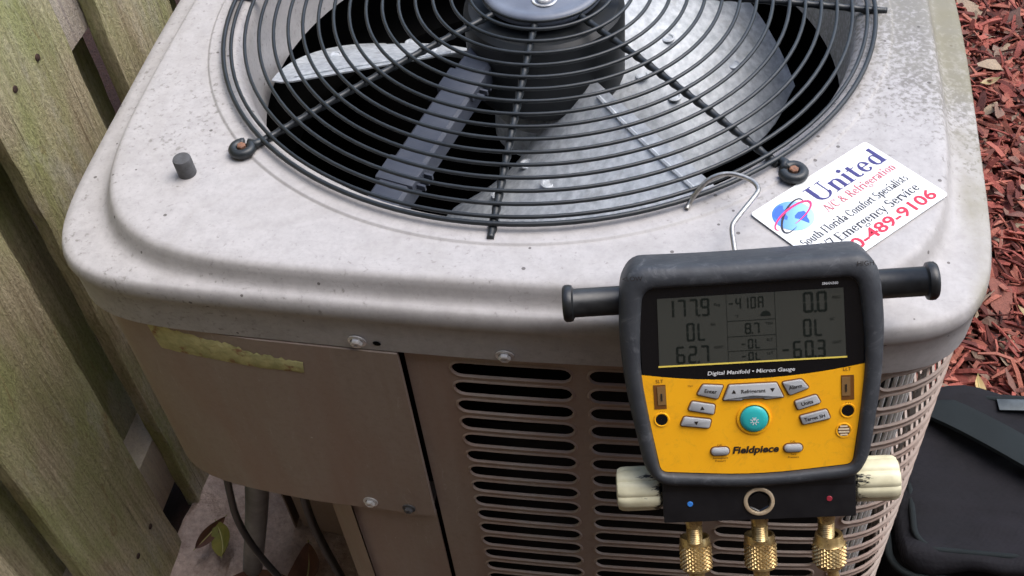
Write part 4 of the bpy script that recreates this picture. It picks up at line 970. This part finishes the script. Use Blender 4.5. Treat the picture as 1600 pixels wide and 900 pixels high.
def bagbox(name, c, d, material, bulge=.010, r=.02, parent=None, n=26):
    from mathutils import noise
    bm = bmesh.new(); bmesh.ops.create_cube(bm, size=1)
    bmesh.ops.subdivide_edges(bm, edges=bm.edges[:], cuts=n, use_grid_fill=True)
    m = MB(); vs = []
    for q in bm.verts:
        p = Vector((q.co.x*d[0], q.co.y*d[1], q.co.z*d[2])); hx, hy, hz = d[0]/2-r, d[1]/2-r, d[2]/2-r
        k = Vector((max(-hx, min(hx, p.x)), max(-hy, min(hy, p.y)), max(-hz, min(hz, p.z)))); e = p-k
        if e.length > 1e-6: p = k+e.normalized()*r
        f = (1-(2*p.x/d[0])**2)*(1-(2*p.y/d[1])**2)+(1-(2*p.y/d[1])**2)*(1-(2*p.z/d[2])**2)+(1-(2*p.x/d[0])**2)*(1-(2*p.z/d[2])**2)
        p = p+(p.normalized())*bulge*max(0, f)+Vector((0, 0, 1))*(.015*noise.noise((p+Vector(c))*9)+.010*abs(noise.noise(Vector((p.x*14, p.y*34, p.z*14))+Vector(c)*9)))+Vector((.004, .011, 0))*noise.noise((p+Vector(c))*17)
        vs.append(p+Vector(c))
    bm.verts.index_update(); fs = [[q.index for q in f.verts] for f in bm.faces]; bm.free()
    m.add(vs, fs); return m.build(name, material, parent or bag, sharp=None)
bd = bagbox('bag_body', (0, 0, BZ/2), (BX, BY, BZ), cv, .012, .03)
fl = bagbox('lid_flap', (.004, -.004, BZ+.004), (BX+.004, BY+.012, .030), cv, .006, .013)
# piping round the flap, front band with rivets, strap, patch, red tag
def loopz(hx, hy, r, z, cx=0.0, cy=0.0, n=8):
    out = []
    for (sx, sy, a0) in ((1, 1, 0), (-1, 1, 90), (-1, -1, 180), (1, -1, 270)):
        for i in range(n+1):
            a = R(a0+90*i/n); out.append((cx+sx*(hx-r)+r*math.cos(a), cy+sy*(hy-r)+r*math.sin(a), z))
    return out
m = MB(); m.tube(loopz(BX/2+.012, BY/2+.013, .030, BZ-.004, .004, -.004), .0044, 8, True); m.build('piping', wb, fl, sharp=None)
m = MB(); m.tube(loopz(BX/2-.012, BY/2-.008, .025, BZ+.020, .004, -.004), .0036, 8, True); m.build('zipper', wb, fl, sharp=None)
m = MB(); m.box((-.02, -BY/2-.012, BZ-.050), (BX-.05, .006, .040), None, .002); band = m.build('front_band', wb, bd)
for x in (-.140, -.112, .060, .090):
    m = MB(); m.lathe([(.0066, 0), (.0062, .002), (.0040, .0034), (.0001, .0036)], 18, Matrix.Translation((x, -BY/2-.0148, BZ-.042)) @ Matrix.Rotation(R(90), 4, 'X')); m.build('rivet', M['steel'], band)
m = MB(); m.box((-.236, -BY/2-.006, BZ-.055), (.010, .004, .030), None, .001); m.build('red_tab', mat('red_tab', (0.35, 0.02, 0.02), .7), bd)
m = MB(); m.box((-.085, .092, BZ+.0235), (.060, .016, .002), Matrix.Rotation(R(4), 3, 'Z'), .0008); m.build('metal_patch', simple('patch', (0.07, 0.085, 0.095), (0.035, 0.045, 0.05), 60, (.4, .6), .3), fl)
sp_ = smooth([(-.225, .112, BZ-.03), (-.215, .100, BZ+.012), (-.175, .070, BZ+.032), (-.110, .022, BZ+.040), (-.040, -.030, BZ+.040), (.040, -.070, BZ+.034), (.120, -.110, BZ+.02), (.150, -.130, BZ-.02)], 2)
m = MB(); rows = []
for i, p in enumerate(sp_):
    d_ = (sp_[min(i+1, len(sp_)-1)]-sp_[max(0, i-1)]).normalized(); s_ = d_.cross(Vector((0, .25, 1))).normalized(); u_ = s_.cross(d_)
    rows.append([p+s_*a*.023+u_*b*.003 for a, b in ((-1, -1), (1, -1), (1, .6), (.6, 1), (-.6, 1), (-1, .6))])
m.loft(rows, True, True, True); m.build('shoulder_strap', wb, bag, sharp=40)

# a few leaves that can be told apart on the mulch
for i, (x, y, mt_, lab) in enumerate(((.712, .900, lt_, 'pale tan leaf on the mulch, farthest from the tool bag'), (.640, .520, ly, 'yellowish leaf on the mulch near the lid corner'), (.600, .150, ly, 'yellow leaf at the edge of the tool bag'), (.690, .300, lt_, 'curled tan leaf on the mulch behind the tool bag'))):
    leaf('fallen_leaf', (x, y, .036), .036, .018, R(40*i+20), (R(12), R(-8), 0), .35, mt_, lab, fold=.5, seed=20+i)
